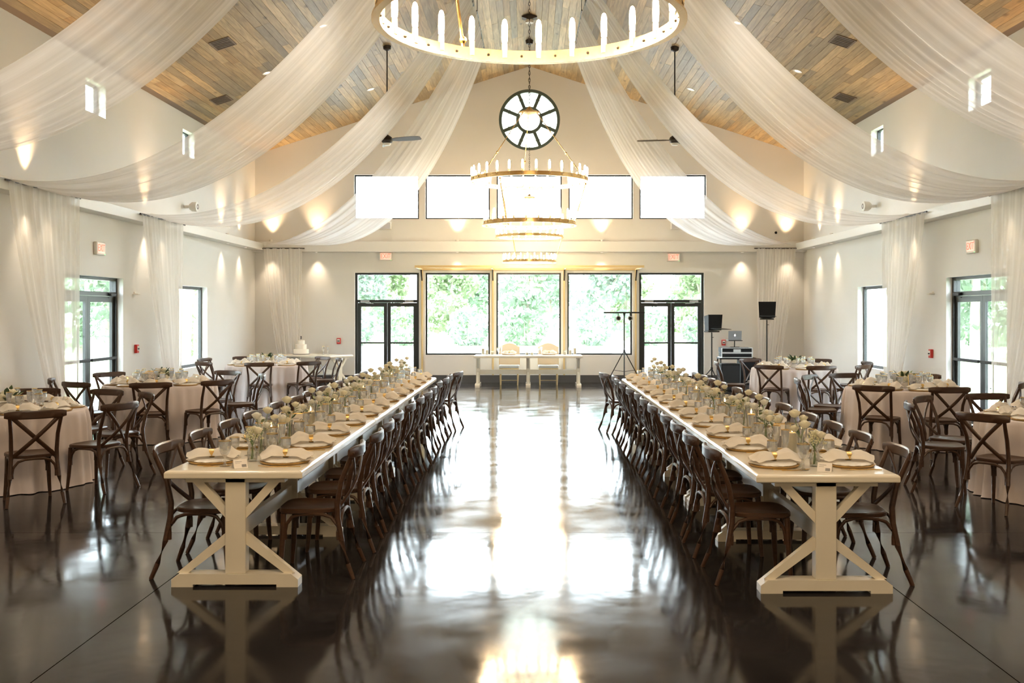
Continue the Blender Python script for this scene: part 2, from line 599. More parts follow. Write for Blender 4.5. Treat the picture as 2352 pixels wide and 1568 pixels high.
# ceiling: gable deck with boards below it
ca = math.atan(PITCH)
cosA, sinA = math.cos(ca), math.sin(ca)
mb = MB()
hw = WX + 0.5
prof = [(-hw, APEX - PITCH * hw), (0, APEX), (hw, APEX - PITCH * hw), (hw, APEX - PITCH * hw + 0.15), (0, APEX + 0.15), (-hw, APEX - PITCH * hw + 0.15)]
mb.prism(prof, WY0 - 0.4, WY1 + 0.9)
ceil = mb.build('ceiling', 'vent_brown', smooth=False)
struct(ceil, 'vaulted ceiling of mixed grey and brown wooden boards')
PAL = [(0.40, 0.275, 0.130), (0.45, 0.31, 0.150), (0.35, 0.25, 0.130), (0.32, 0.24, 0.135), (0.48, 0.34, 0.170), (0.40, 0.255, 0.110), (0.42, 0.30, 0.155), (0.28, 0.215, 0.130)]
BW = 0.139
rows = int(WX / cosA / BW)
boards = []
for s in (-1, 1):
    for r in range(rows):
        y = 11.0 - random.random() * 2.5
        while y < WY1 - 0.02:
            ln = random.choice([1.5, 2.4, 3.0, 3.6, 4.8]) * random.uniform(0.85, 1.1)
            y1 = min(y + ln, WY1 - 0.003)
            if WY1 - y1 < 0.4:
                y1 = WY1 - 0.003
            c = random.choice(PAL)
            kk = random.uniform(0.85, 1.15)
            boards.append((s, r, y, y1, tuple(min(1, q * kk) for q in c)))
            y = y1
    # behind the view: long boards
    for r in range(rows):
        boards.append((s, r, WY0 + 0.003, 8.4, random.choice(PAL)))
def board_geo(b):
    s, r, y0, y1, c = b
    t0, t1 = r * BW + 0.0025, (r + 1) * BW - 0.0015
    dz = random.uniform(0, 0.002)
    th = 0.014
    def P(t, h):
        return (s * (t * cosA - h * sinA * 1.0), APEX - t * sinA - h * cosA)
    q = [P(t0, 0.0005), P(t1, 0.0005), P(t1, th + dz), P(t0, th + dz)]
    vs_ = [(x, y0 + 0.002, z) for x, z in q] + [(x, y1 - 0.002, z) for x, z in q]
    return vs_, [(0, 1, 2, 3), (7, 6, 5, 4), (0, 4, 5, 1), (1, 5, 6, 2), (2, 6, 7, 3), (3, 7, 4, 0)]
def px_area(b):
    s, r, y0, y1, c = b
    y0c = max(y0, 11.0)
    if y1 < 12:
        return 0
    t = (r + 0.5) * BW
    X, Z = s * t * cosA, APEX - t * sinA
    ym = (y0c + y1) / 2
    px, py = 1216 + 2287 * X / ym, 718 - 2287 * (Z - 1.78) / ym
    if not (-40 < px < 2392 and -30 < py < 720):
        return 0
    return (y1 - y0c) * 2287 * 2287 * BW / ym ** 3
boards.sort(key=px_area, reverse=True)
def tinted(vs_, fs_, cols, name, parent):
    me = bpy.data.meshes.new(name)
    me.from_pydata(vs_, [], fs_)
    a = me.color_attributes.new('tint', 'FLOAT_COLOR', 'POINT')
    for i, c in enumerate(cols):
        a.data[i].color = (*c, 1)
    me.materials.append(MATS['ceiling_board'])
    return link(name, me, parent)
for b in boards[:300]:
    v_, f_ = board_geo(b)
    tinted(v_, f_, [b[4]] * 8, 'board', ceil)
V, F, Cc = [], [], []
for b in boards[300:]:
    v_, f_ = board_geo(b)
    o_ = len(V)
    V += v_
    F += [tuple(i + o_ for i in q) for q in f_]
    Cc += [b[4]] * 8
rest = tinted(V, F, Cc, 'board_field', ceil)
rest['kind'] = 'stuff'
rest['label'] = 'the smaller ceiling boards further off'

# ------------------------------------------------------------------ windows and doors
def place_in(o, side, centre):
    if side == 'back':
        o.location = (centre, WY1, 0)
    elif side == 'left':
        o.location = (-WX, centre, 0)
        o.rotation_euler = (0, 0, PI / 2)
    elif side == 'right':
        o.location = (WX, centre, 0)
        o.rotation_euler = (0, 0, -PI / 2)
    elif side == 'rear':
        o.location = (centre, WY0, 0)
        o.rotation_euler = (0, 0, PI)
WN = [0]
def window(side, a, b, z0, z1, label, fw=0.045, dep=0.10, sill=False, mull=0):
    WN[0] += 1
    w = b - a
    mb = MB()
    h = w / 2
    mb.box((-h, dep, z0), (-h + fw, dep + 0.06, z1)).box((h - fw, dep, z0), (h, dep + 0.06, z1))
    mb.box((-h + fw, dep, z0), (h - fw, dep + 0.06, z0 + fw)).box((-h + fw, dep, z1 - fw), (h - fw, dep + 0.06, z1))
    o = mb.build('window_%d' % WN[0], 'black_frame', smooth=False)
    place_in(o, side, (a + b) / 2)
    struct(o, label)
    MB().box((-h + fw, dep + 0.027, z0 + fw), (h - fw, dep + 0.033, z1 - fw)).build('pane', 'pane', o, smooth=False)
    return o
names5 = ['far left', 'left of centre', 'middle', 'right of centre', 'far right']
for i, (a, b) in enumerate(CLEAR):
    window('back', a, b, 4.17, 5.30, names5[i] + ' high clerestory window of the back wall', fw=0.035, dep=0.06)
for i, (a, b) in enumerate(BACK_WINS):
    window('back', a, b, 0.70, 2.80, ['left', 'middle', 'right'][i] + ' tall black-framed picture window of the back wall', fw=0.045, dep=0.06)
window('left', *L_WIN, 0.64, 2.33, 'black-framed window of the left wall beside the drape', fw=0.06, dep=0.12)
window('right', *R_WIN, 0.64, 2.33, 'black-framed window of the right wall beside the drape', fw=0.06, dep=0.12)
for s, hs in (('left', L_HIGH), ('right', R_HIGH)):
    for i, (a, b) in enumerate(hs):
        window(s, a, b, 4.98, 5.50, ORD[i] + ' small high window from the back on the ' + s + ' wall', fw=0.03, dep=0.13)
DN = [0]
def door(side, a, b, ztop, zhead, label, dep=0.06, bars=True):
    DN[0] += 1
    w = b - a
    h = w / 2
    ft = 0.06
    root = MB()
    root.box((-h, dep, 0), (-h + ft, dep + 0.11, ztop)).box((h - ft, dep, 0), (h, dep + 0.11, ztop))
    root.box((-h + ft, dep, ztop - 0.05), (h - ft, dep + 0.11, ztop)).box((-h + ft, dep, zhead), (h - ft, dep + 0.11, zhead + 0.07))
    root.box((-h + ft, dep, 0.0), (h - ft, dep + 0.11, 0.012))
    o = root.build('door_%d' % DN[0], 'black_frame', smooth=False)
    place_in(o, side, (a + b) / 2)
    struct(o, label)
    MB().box((-h + ft, dep + 0.05, zhead + 0.07), (h - ft, dep + 0.056, ztop - 0.05)).build('transom_pane', 'pane', o, smooth=False)
    for s in (-1, 1):
        x0, x1 = (-h + ft + 0.003, -0.003) if s < 0 else (0.003, h - ft - 0.003)
        zt = zhead - 0.004
        st = 0.085
        lf = MB()
        lf.box((x0, dep + 0.03, 0.014), (x0 + st, dep + 0.075, zt)).box((x1 - st, dep + 0.03, 0.014), (x1, dep + 0.075, zt))
        lf.box((x0 + st, dep + 0.03, zt - 0.10), (x1 - st, dep + 0.075, zt)).box((x0 + st, dep + 0.03, 0.014), (x1 - st, dep + 0.075, 0.17))
        lf.box((x0 + st, dep + 0.03, 0.99), (x1 - st, dep + 0.075, 1.03))
        leaf = lf.build('door_leaf', 'black_frame', o, smooth=False)
        MB().box((x0 + st, dep + 0.05, 1.03), (x1 - st, dep + 0.056, zt - 0.10)).build('pane', 'pane', leaf, smooth=False)
        MB().box((x0 + st, dep + 0.05, 0.17), (x1 - st, dep + 0.056, 0.99)).build('pane', 'pane', leaf, smooth=False)
        if bars:
            bar = MB().box((x0 + 0.03, dep - 0.035, 0.985), (x1 - 0.03, dep + 0.0, 1.035), 0.008)
            bar.box((x0 + 0.03, dep, 0.99), (x0 + 0.09, dep + 0.03, 1.03)).box((x1 - 0.09, dep, 0.99), (x1 - 0.03, dep + 0.03, 1.03))
            bar.build('push_bar', 'black_metal', leaf, smooth=False)
            hx = -s * 0.06 if False else (x1 - 0.14 if s < 0 else x0 + 0.14)
            MB().tube([(hx, dep + 0.13, 0.45), (hx, dep + 0.13, 1.55)], 0.012, 8).bar((hx, dep + 0.075, 0.6), (hx, dep + 0.13, 0.6), .015, .015).bar((hx, dep + 0.075, 1.4), (hx, dep + 0.13, 1.4), .015, .015).build('pull_handle', 'black_metal', leaf)
        cx = x0 + 0.19 if s < 0 else x1 - 0.19
        cl = MB().box((cx - 0.11, dep - 0.05, zhead + 0.0), (cx + 0.11, dep - 0.002, zhead + 0.055), 0.006)
        cl.bar((cx + 0.02, dep - 0.03, zhead - 0.01), (cx - s * 0.22, dep - 0.05, zhead - 0.03), 0.018, 0.010)
        cl.build('door_closer', 'steel' if side == 'back' else 'black_metal', o, smooth=False)
    return o
door('back', *BACK_DOORS[0], 2.80, 2.04, 'glass double door at the left of the back wall', bars=False)
door('back', *BACK_DOORS[1], 2.80, 2.04, 'glass double door at the right of the back wall', bars=False)
door('left', *L_DOOR, 2.37, 2.06, 'black-framed glass double door in the left wall', dep=0.10)
door('right', *R_DOOR, 2.37, 2.06, 'black-framed glass double door in the right wall', dep=0.10)

# round window of the gable
WN[0] += 1
RX, RZ, RR = ROUND
mb = MB()
def annulus(mb, r0, r1, y0, y1, n=64, cx=0, cz=0):
    rings = []
    for k in range(n + 1):
        a = 2 * PI * k / n
        c, s = math.cos(a), math.sin(a)
        rings.append([(cx + r0 * c, y0, cz + r0 * s), (cx + r1 * c, y0, cz + r1 * s), (cx + r1 * c, y1, cz + r1 * s), (cx + r0 * c, y1, cz + r0 * s)])
    return mb.rings(rings, cap=False)
annulus(mb, RR - 0.075, RR, 0.0, 0.12)
rw = mb.build('window_%d' % WN[0], 'window_green')
rw.location = (RX, WY1, RZ)
struct(rw, 'round stained glass window with eight spokes in the gable')
hub = annulus(MB(), 0.265, 0.345, 0.03, 0.10).build('hub_ring', 'window_green', rw)
for k in range(8):
    a = PI / 8 + k * PI / 4
    c, s = math.cos(a), math.sin(a)
    MB().bar((0.33 * c, 0.07, 0.33 * s), ((RR - 0.05) * c, 0.07, (RR - 0.05) * s), 0.085, 0.06, up=(0, 1, 0)).build('spoke', 'window_green', rw, smooth=False)
    a0, a1 = a + 0.05, a + PI / 4 - 0.05
    ring = []
    pl = [(0.335 * math.cos(a0 + (a1 - a0) * i / 6), 0.335 * math.sin(a0 + (a1 - a0) * i / 6)) for i in range(7)]
    pl += [(0.73 * math.cos(a1 - (a1 - a0) * i / 8), 0.73 * math.sin(a1 - (a1 - a0) * i / 8)) for i in range(9)]
    pn = MB().prism(pl, 0.068, 0.074).build('pane', 'stained', rw, smooth=False)
    pts = []
    for i in range(15):
        f = i / 14
        aa = a0 + (a1 - a0) * f
        rr = 0.50 + 0.13 * abs(math.sin(f * PI * 3)) + (0.06 if 0.33 < f < 0.67 else 0)
        pts.append((rr * math.cos(aa), 0.063, rr * math.sin(aa)))
    MB().tube(pts, 0.009, 5).build('lead_line', 'lead_olive', pn)
cp = MB().prism(circle(0, 0, 0.287, 32), 0.068, 0.074).build('pane', 'stained', rw, smooth=False)
pts = [((0.13 + 0.07 * math.cos(4 * t)) * math.cos(t), 0.063, (0.13 + 0.07 * math.cos(4 * t)) * math.sin(t)) for t in [2 * PI * i / 40 for i in range(41)]]
MB().tube(pts, 0.006, 5).build('lead_line', 'lead_olive', cp)

# ------------------------------------------------------------------ outside
gr = MB().box((-60, WY1 + 0.9, -0.42), (60, 130, -0.06)).build('lawn', 'lawn', smooth=False)
tag(gr, 'pale green lawn seen through the windows', None, kind='structure')
gr2 = MB()
gr2.box((-60, -30, -0.42), (-WX - TH - 2.2, WY1 + 0.9, -0.06)).box((WX + TH + 2.2, -30, -0.42), (60, WY1 + 0.9, -0.06))
tag(gr2.build('lawn', 'lawn', smooth=False), 'pale lawn beside the hall', None, kind='structure')
gp = MB()
gp.box((-WX - TH - 2.2, WY0, -0.40), (-WX - TH, WY1 + 0.9, -0.03)).box((WX + TH, WY0, -0.40), (WX + TH + 2.2, WY1 + 0.9, -0.03))
gp.box((-12, WY1 + 0.22, -0.40), (12, WY1 + 26, -0.03))
tag(gp.build('patio', 'concrete_pale', smooth=False), 'pale concrete patio around the hall', None, kind='structure')

def leaf_cloud(mb, c, rad, n, size, rnd):
    for _ in range(n):
        while True:
            p = Vector((rnd.uniform(-1, 1), rnd.uniform(-1, 1), rnd.uniform(-1, 1)))
            if p.length <= 1:
                break
        p = p.normalized() * (0.55 + 0.45 * p.length)
        q = Vector((c[0] + p.x * rad[0], c[1] + p.y * rad[1], c[2] + p.z * rad[2]))
        u = Vector((rnd.gauss(0, 1), rnd.gauss(0, 1), rnd.gauss(0, 1))).normalized()
        w = u.cross(Vector((rnd.gauss(0, 1), rnd.gauss(0, 1), rnd.gauss(0, 1)))).normalized()
        s = size * rnd.uniform(0.6, 1.4)
        mb.add([q - u * s, q + w * s * 0.5, q + u * s, q - w * s * 0.5], [(0, 1, 2, 3)])
def tree_proto(name, seed, h, fol, bushy):
    rnd = random.Random(seed)
    root = thing(name, 'tree', 'tree')
    MB().tube([(0, 0, -0.4), (0.05, 0.02, h * 0.25), (-0.05, 0, h * 0.5), (0.02, 0.05, h * 0.78)], [0.22, 0.17, 0.12, 0.04], 10).build('trunk', 'bark', root)
    for i in range(4):
        a = i * PI / 2 + rnd.uniform(0, 1)
        z = h * (0.3 + 0.1 * i)
        MB().tube([(0, 0, z), (0.5 * math.cos(a), 0.5 * math.sin(a), z + 0.5), (1.1 * math.cos(a), 1.1 * math.sin(a), z + 1.2)], [0.08, 0.055, 0.02], 6).build('branch', 'bark', root)
    mb = MB()
    for i in range(bushy):
        a, z = rnd.uniform(0, 2 * PI), rnd.uniform(0.14, 0.9)
        r = h * 0.26 * (1.15 - abs(z - 0.45)) * rnd.uniform(0.5, 1.0)
        leaf_cloud(mb, (r * math.cos(a), r * math.sin(a), h * z), (h * 0.15, h * 0.15, h * 0.12), 95, 0.21, rnd)
    f = mb.build('foliage', fol, root, smooth=False)
    f['kind'] = 'stuff'
    return Proto(root)
trees = [tree_proto('leafy_tree', 11, 6.6, 'foliage_green', 20), tree_proto('leafy_tree', 12, 6.2, 'foliage_grey', 18), tree_proto('leafy_tree', 13, 5.6, 'foliage_yellow', 18)]
rt = random.Random(5)
kinds = ['mid green', 'grey green', 'yellow green']
n = 0
for row, (Y, cnt, x0, x1) in enumerate(((60, 7, -17.5, 17.5), (67, 7, -19, 19))):
    for i in range(cnt):
        kd = (i + row) % 3
        x = x0 + (x1 - x0) * (i + 0.5) / cnt + rt.uniform(-0.3, 0.3) + row * 1.2
        t = trees[kd].place((x, Y + rt.uniform(-0.8, 0.8), -0.06), rt.uniform(0, 6.28), '%s leafy tree, %s from the left in the %s row behind the hall' % (kinds[kd], ORD[i], ['front', 'rear'][row]), 'tree', 'trees beyond the lawn')
        s = rt.uniform(0.88, 1.05)
        t.scale = (s * 0.98, s * 0.98, s)
for sd in (-1, 1):
    for i, (x, y) in enumerate(((17.5, 39), (19.5, 46), (15.5, 52), (23.5, 50), (22.5, 41), (26.5, 45))):
        kd = i % 3
        t = trees[kd].place((sd * x, y, -0.06), rt.uniform(0, 6.28), '%s leafy tree beyond the side lawn on the %s, %s outward' % (kinds[kd], 'left' if sd < 0 else 'right', ORD[i]), 'tree', 'trees at the sides of the lawn')
        s = rt.uniform(1.0, 1.2)
        t.scale = (s, s, s)
for i in range(11):
    x = -16.5 + 3.3 * i + rt.uniform(-0.3, 0.3)
    sh = thing('leafy_shrub', 'green bush at the lawn edge behind the hall, %s from the left' % ORD[i], 'shrub', (x, 56.0, -0.06), 0, 'bushes at the lawn edge')
    if i < 2:
        mb = MB()
        leaf_cloud(mb, (0, 0, 1.0), (1.35, 1.0, 1.15), 420, 0.19, rt)
        mb.build('foliage', ('foliage_grey', 'foliage_green')[i], sh, smooth=False)['kind'] = 'stuff'
        MB().tube([(0, 0, -0.2), (0.03, 0, 0.5), (0, 0.03, 1.3)], [0.05, 0.04, 0.01], 6).build('stem', 'bark', sh)
        SHR = (SHR if i else []) + [[c.data for c in sh.children]]
    else:
        for nm_, d_ in zip(('foliage', 'stem'), SHR[i % 2]):
            c = link(nm_, d_, sh)
            if nm_ == 'foliage':
                c['kind'] = 'stuff'
        sh.rotation_euler = (0, 0, rt.uniform(0, 6))
bt = thing('leafy_tree', 'tall pale-barked tree just outside the left window', 'tree', (-12.2, 35.0, -0.06))
MB().tube([(0, 0, -0.3), (0.02, 0, 0.6), (0.1, 0, 2.2), (0.35, 0, 4.5), (0.3, 0, 8)], [0.34, 0.27, 0.24, 0.2, 0.1], 12).build('trunk', 'bark', bt)
mb = MB()
for i in range(9):
    leaf_cloud(mb, (rt.uniform(-2, 2), rt.uniform(-2, 2), rt.uniform(3.4, 8)), (1.2, 1.2, 0.8), 130, 0.15, rt)
mb.build('foliage', 'foliage_green', bt, smooth=False)['kind'] = 'stuff'
for i, (x, y) in enumerate(((-12.6, 40), (-14.5, 41), (-11.3, 42))):
    sh = thing('leafy_shrub', 'low bright green shrub behind the pale tree, %s one' % ['left', 'middle', 'right'][(1, 0, 2)[i]], 'shrub', (x, y, -0.06))
    mb = MB()
    leaf_cloud(mb, (0, 0, 0.8), (0.9, 0.9, 1.0), 500, 0.12, rt)
    mb.build('foliage', 'foliage_yellow', sh, smooth=False)['kind'] = 'stuff'
    MB().tube([(0, 0, -0.2), (0.03, 0, 0.5), (0, 0.03, 1.1)], [0.04, 0.03, 0.01], 6).build('stem', 'bark', sh)
for i, (x, y, lb) in enumerate(((-4.02, 27.4, 'tall pale planter tub outside the left glass door'), (4.28, 27.4, 'tall pale planter tub outside the right glass door'))):
    p = thing('planter_tub', lb, 'planter', (x, y, -0.03), 0, 'planters on the patio')
    MB().lathe([(0.30, 0.0), (0.42, 0.9), (0.43, 0.93), (0.39, 0.93), (0.37, 0.80)], 32).build('tub', 'planter', p)
    MB().lathe([(0.37, 0.80), (0.2, 0.84), (0.01, 0.86)], 20).build('gravel_top', 'concrete_pale', p)
for i, (x, lb) in enumerate(((-2.1, 'low pale bench outside the left picture window'), (1.55, 'low pale bench outside the right picture window'))):
    p = thing('garden_bench', lb, 'bench', (x, 28.0, -0.03), 0, 'benches on the patio')
    MB().box((-0.75, -0.25, 0.62), (0.75, 0.25, 0.72), 0.01).build('seat_slab', 'planter', p, smooth=False)
    for s in (-1, 1):
        MB().box((s * 0.6 - 0.08, -0.2, 0), (s * 0.6 + 0.08, 0.2, 0.62)).build('support', 'planter', p, smooth=False)

# ------------------------------------------------------------------ drapes
def edge_curve(p, Xw, t, sgn):
    Yw, Yt, a, b, c, Xt = p
    return Vector((sgn * -(Xw + (Xt - Xw) * t) if sgn > 0 else Xw + (Xt - Xw) * t, Yw + (Yt - Yw) * t, 3.5 + a * t + b * t * t + c * t ** 3))
def cloth_mesh(name, fn, nu, nv, material):
    vs_, fs_, uv = [], [], []
    for i in range(nu + 1):
        for j in range(nv + 1):
            u, v = i / nu, j / nv
            vs_.append(fn(u, v))
            uv.append((u, v))
    for i in range(nu):
        for j in range(nv):
            a = i * (nv + 1) + j
            fs_.append((a, a + 1, a + nv + 2, a + nv + 1))
    me = bpy.data.meshes.new(name)
    me.from_pydata([tuple(p) for p in vs_], [], fs_)
    ul = me.uv_layers.new(name='UVMap')
    for lp in me.loops:
        ul.data[lp.index].uv = uv[lp.vertex_index]
    me.materials.append(MATS[material])
    me.shade_smooth()
    return me
def fold_fn(seed, n=8):
    r = random.Random(seed)
    fr = [(r.uniform(3, 26), r.uniform(0, 6.28), r.uniform(0.3, 1.0), r.uniform(-1.5, 1.5)) for _ in range(n)]
    tot = sum(w / (1 + f * 0.06) for f, _, w, _ in fr)
    return lambda u, v: sum(math.sin(f * v * 2 * PI * 0.5 + ph + dr * u) * w / (1 + f * 0.06) for f, ph, w, dr in fr) / tot
SW = [  # near edge, far edge (Yw, Yt, a, b, c, Xt), wall x of each edge
    ('nearest', (8.7, 8.2, -0.9, 4.6, 0.2, -1.10), (10.93, 10.12, -0.55, 3.82, 0.81, -1.14), -6.72, -6.72),
    ('second', (12.45, 12.3, -1.22, 5.44, -0.30, -1.09), (14.3, 15.0, -1.75, 5.9, -0.05, -1.15), -6.72, -6.72),
    ('third', (17.13, 17.37, -0.82, 4.69, 0.15, -1.10), (18.9, 18.8, -1.12, 3.85, 1.36, -1.06), -6.72, -6.72),
    ('farthest', (25.0, 18.66, 0.1, 3.12, 0.67, -0.98), (25.08, 22.6, -0.55, 1.42, 3.30, -1.01), -6.60, -5.65)]
for sgn in (-1, 1):
    sd = 'left' if sgn < 0 else 'right'
    for i, (nm, e0, e1, xw0, xw1) in enumerate(SW):
        ff = fold_fn(100 * i + sgn * 7 + 50)
        def fn(u, v, e0=e0, e1=e1, xw0=xw0, xw1=xw1, ff=ff, sgn=sgn):
            p0, p1 = edge_curve(e0, xw0, u, sgn), edge_curve(e1, xw1, u, sgn)
            p = p0.lerp(p1, v)
            amp = 0.085 * (0.35 + 0.65 * math.sin(PI * min(1, max(0, v)))) * min(1, 0.35 + 2.5 * u)
            d = ff(u, v)
            # sag of the middle of the cloth between its edges and folds across it
            return p + Vector((-sgn * 0.35 * amp * d, 0.35 * amp * ff(u, v + 0.31), amp * d - 0.10 * math.sin(PI * v) * math.sin(PI * u)))
        sw = thing('ceiling_drape', 'sheer white drape swagged from ledge to ridge on the %s, %s of four' % (sd, nm), 'drape', (0, 0, 0), 0, 'sheer drapes under the ceiling')
        link('drape_cloth', cloth_mesh('drape_cloth', fn, 48, 90, 'voile'), sw)
        a, b = fn(1, 0), fn(1, 1)
        zc = APEX - PITCH * abs(a.x) - 0.012
        rod = MB().tube([a + Vector((0, -0.1, 0.02)), b + Vector((0, 0.1, 0.02))], 0.014, 8).build('drape_rod', 'bronze', sw)
        for q in (a, b):
            MB().tube([q + Vector((0, 0, 0.03)), (q.x, q.y, zc)], 0.006, 6).build('hanger', 'bronze', sw)

def curtain(label, top0, top1, bot0, bot1, seed, out):
    """top0/top1, bot0/bot1: ends of top and bottom hem; out: unit vector away from wall"""
    ff = fold_fn(seed, 9)
    top0, top1, bot0, bot1, out = map(Vector, (top0, top1, bot0, bot1, out))
    root = thing('sheer_curtain', label, 'curtain', (0, 0, 0), 0, 'sheer curtains hung from the ledge')
    def fn(u, v):
        a, b = top0.lerp(bot0, u), top1.lerp(bot1, u)
        q = u ** 1.3
        # hem ends ease in towards the gathered foot
        a = Vector((top0.x + (bot0.x - top0.x) * q, top0.y + (bot0.y - top0.y) * q, a.z))
        b = Vector((top1.x + (bot1.x - top1.x) * q, top1.y + (bot1.y - top1.y) * q, b.z))
        p = a.lerp(b, v)
        return p + out * (0.05 + 0.030 * (1 + 0.5 * u) * ff(u * 0.6, v))
    link('curtain_cloth', cloth_mesh('curtain_cloth', fn, 24, 80, 'voile_curtain'), root)
    d = (top1 - top0).normalized()
    MB().tube([top0 - d * 0.06 + out * 0.04, top1 + d * 0.06 + out * 0.04], 0.014, 8).build('curtain_rod', 'bronze', root)
for sgn in (-1, 1):
    sd = 'left' if sgn < 0 else 'right'
    X = sgn * LX
    o_ = (-sgn, 0, 0)
    dy = 0 if sgn < 0 else -0.35
    curtain('sheer curtain on the %s wall in front of the door' % sd, (X, 12.75 + dy, 3.48), (X, 14.75 + dy, 3.48), (X, 14.1 + dy, 0.03), (X, 14.75 + dy, 0.03), 31 + sgn, o_)
    curtain('sheer curtain on the %s wall between door and window' % sd, (X, 17.15 + dy, 3.48), (X, 19.25 + dy, 3.48), (X, 18.5 + dy, 0.03), (X, 19.05 + dy, 0.03), 41 + sgn, o_)
    curtain('sheer curtain at the %s end of the back wall' % sd, (sgn * 6.70, 25.10, 3.40), (sgn * 5.72, 25.10, 3.40), (sgn * 6.25, 25.25, 0.03), (sgn * 5.80, 25.25, 0.03), 51 + sgn, (0, -1, 0))

# ------------------------------------------------------------------ ledge lamps
def spot(name, loc, down, power, parent, tilt=(0, 0)):
    col = (1.0, 0.78, 0.55) if down else (1.0, 0.66, 0.36)
    d = bpy.data.lights.new(name, 'SPOT')
    d.energy = power
    d.color = col
    d.spot_size = math.radians(78)
    d.spot_blend = 1.0
    d.shadow_soft_size = 0.05
    o = bpy.data.objects.new(name, d)
    COL.objects.link(o)
    o.parent = parent
    o.location = loc
    o.rotation_euler = (tilt[0] + (0 if down else PI), tilt[1], 0)
def ledge_lamp(x, y, label):
    t = thing('ledge_lamp', label, 'lamp', (x, y, 0), 0, 'small lamps on the wall ledge')
    zt, zb = (LZ1 + (0.05 if abs(y - WY1) < 0.4 else 0)), (LZ0 - (0.04 if abs(y - WY1) < 0.4 else 0))
    MB().lathe([(0.045, zt), (0.045, zt + 0.05), (0.036, zt + 0.05), (0.036, zt + 0.03)], 16).build('lamp_cup', 'trim_paint', t)
    MB().lathe([(0.042, zb - 0.012), (0.042, zb), (0.02, zb)], 16).build('trim_ring', 'trim_paint', t)
    MB().lathe([(0.030, zb - 0.014), (0.030, zb - 0.012)], 12).build('lens', 'lamp_disc', t)
    spot('uplight', (0, 0, zt + 0.06), False, LEDGE_UP, t)
    spot('downlight', (0, 0, zb - 0.03), True, LEDGE_DOWN, t)
for i, x in enumerate((-6.55, -5.40, -1.83, 1.83, 5.40, 6.55)):
    ledge_lamp(x, WY1 - 0.16, '%s small ledge lamp from the left along the back wall' % ORD[i])
for sgn in (-1, 1):
    for i, y in enumerate((24.0, 22.6, 18.1, 13.8, 9.4, 5.0)):  # last two on each side are unseen, added to light the front
        ledge_lamp(sgn * (WX - 0.15), y, '%s small ledge lamp from the back on the %s wall' % (ORD[i], 'left' if sgn < 0 else 'right'))

# ------------------------------------------------------------------ chandeliers
def chandelier_proto():
    root = thing('ring_chandelier', '', 'chandelier')
    # lower ring at z=0 (local), upper ring at 0.57, hub at 1.55
    def ring(R, z, name):
        o = annulus_flat(R, z).build(name, 'brass_bright', root)
        return o
    def annulus_flat(R, z, n=96):
        mb = MB()
        prof = [(-0.006, 0.0), (0.026, 0.0), (0.026, 0.010), (0.006, 0.012), (0.006, 0.045), (0.012, 0.047), (0.012, 0.055), (-0.006, 0.055)]
        rings = []
        for k in range(n + 1):
            a = 2 * PI * k / n
            rings.append([((R + dr) * math.cos(a), (R + dr) * math.sin(a), z + dz) for dr, dz in prof])
        return mb.rings(rings, cap=False)
    bm_ = MB().lathe([(0.006, 0.085), (0.0125, 0.095), (0.014, 0.13), (0.013, 0.175), (0.008, 0.195), (0.002, 0.20)], 8).mesh('bulb', 'bulb')
    sl_ = MB().lathe([(0.013, 0.02), (0.013, 0.085), (0.011, 0.088)], 8).mesh('candle_sleeve', 'sleeve')
    bo_ = MB().ball((0, 0, 0), 0.007, 6, 4).mesh('bolt', 'bronze')
    for R, z, nb, nm, ph in ((0.60, 0.0, 24, 'lower_ring', 0.06), (0.765, 0.57, 28, 'upper_ring', 0.0)):
        rg = ring(R, z, nm)
        for k in range(nb):
            a = 2 * PI * (k + 0.5) / nb + ph
            sl = link('candle_sleeve', sl_, root, (R * math.cos(a), R * math.sin(a), z))
            link('bulb', bm_, sl)
            a2 = a + PI / nb
            link('bolt', bo_, rg, ((R - 0.007) * math.cos(a2), (R - 0.007) * math.sin(a2), z + 0.03))
    for k in range(3):
        a = 2 * PI * k / 3 + 2.094
        c, s = math.cos(a), math.sin(a)
        mb = MB().tube([(0.60 * c, 0.60 * s, 0.05), (0.745 * c, 0.745 * s, 0.57)], 0.008, 8)
        mb.ball((0.604 * c, 0.604 * s, 0.085), 0.018, 8, 5).ball((0.74 * c, 0.74 * s, 0.55), 0.016, 8, 5)
        mb.build('tier_rod', 'brass_bright', root)
    for k in range(3):
        a = 2 * PI * k / 3 + PI / 2 + 0.12
        c, s = math.cos(a), math.sin(a)
        mb = MB().tube([(0.765 * c, 0.765 * s, 0.60), (0.10 * c, 0.10 * s, 1.50)], 0.006, 8)
        mb.ball((0.52 * c, 0.52 * s, 0.93), 0.016, 8, 5)
        mb.build('hanging_rod', 'brass_bright', root)
    MB().lathe([(0.02, 1.47), (0.14, 1.49), (0.14, 1.505), (0.05, 1.54), (0.015, 1.58)], 24).build('hub', 'brass_bright', root)
    # chain up to the ridge
    ch = MB()
    top = APEX - 0.12 - CH_Z
    z = 1.58
    k = 0
    while z < top:
        pts = []
        for i in range(9):
            t = 2 * PI * i / 8
            x = 0.012 * math.cos(t)
            pts.append((x if k % 2 else 0, 0 if k % 2 else x, z + 0.03 + 0.028 * math.sin(t)))
        ch.tube(pts, 0.0035, 4)
        z += 0.046
        k += 1
    ch.build('chain', 'bronze', root)
    MB().lathe([(0.02, top - 0.02), (0.075, top + 0.0), (0.10, top + 0.10)], 20).build('canopy', 'bronze', root)
    return root
CH_Z = 2.93
CHP = Proto(chandelier_proto())
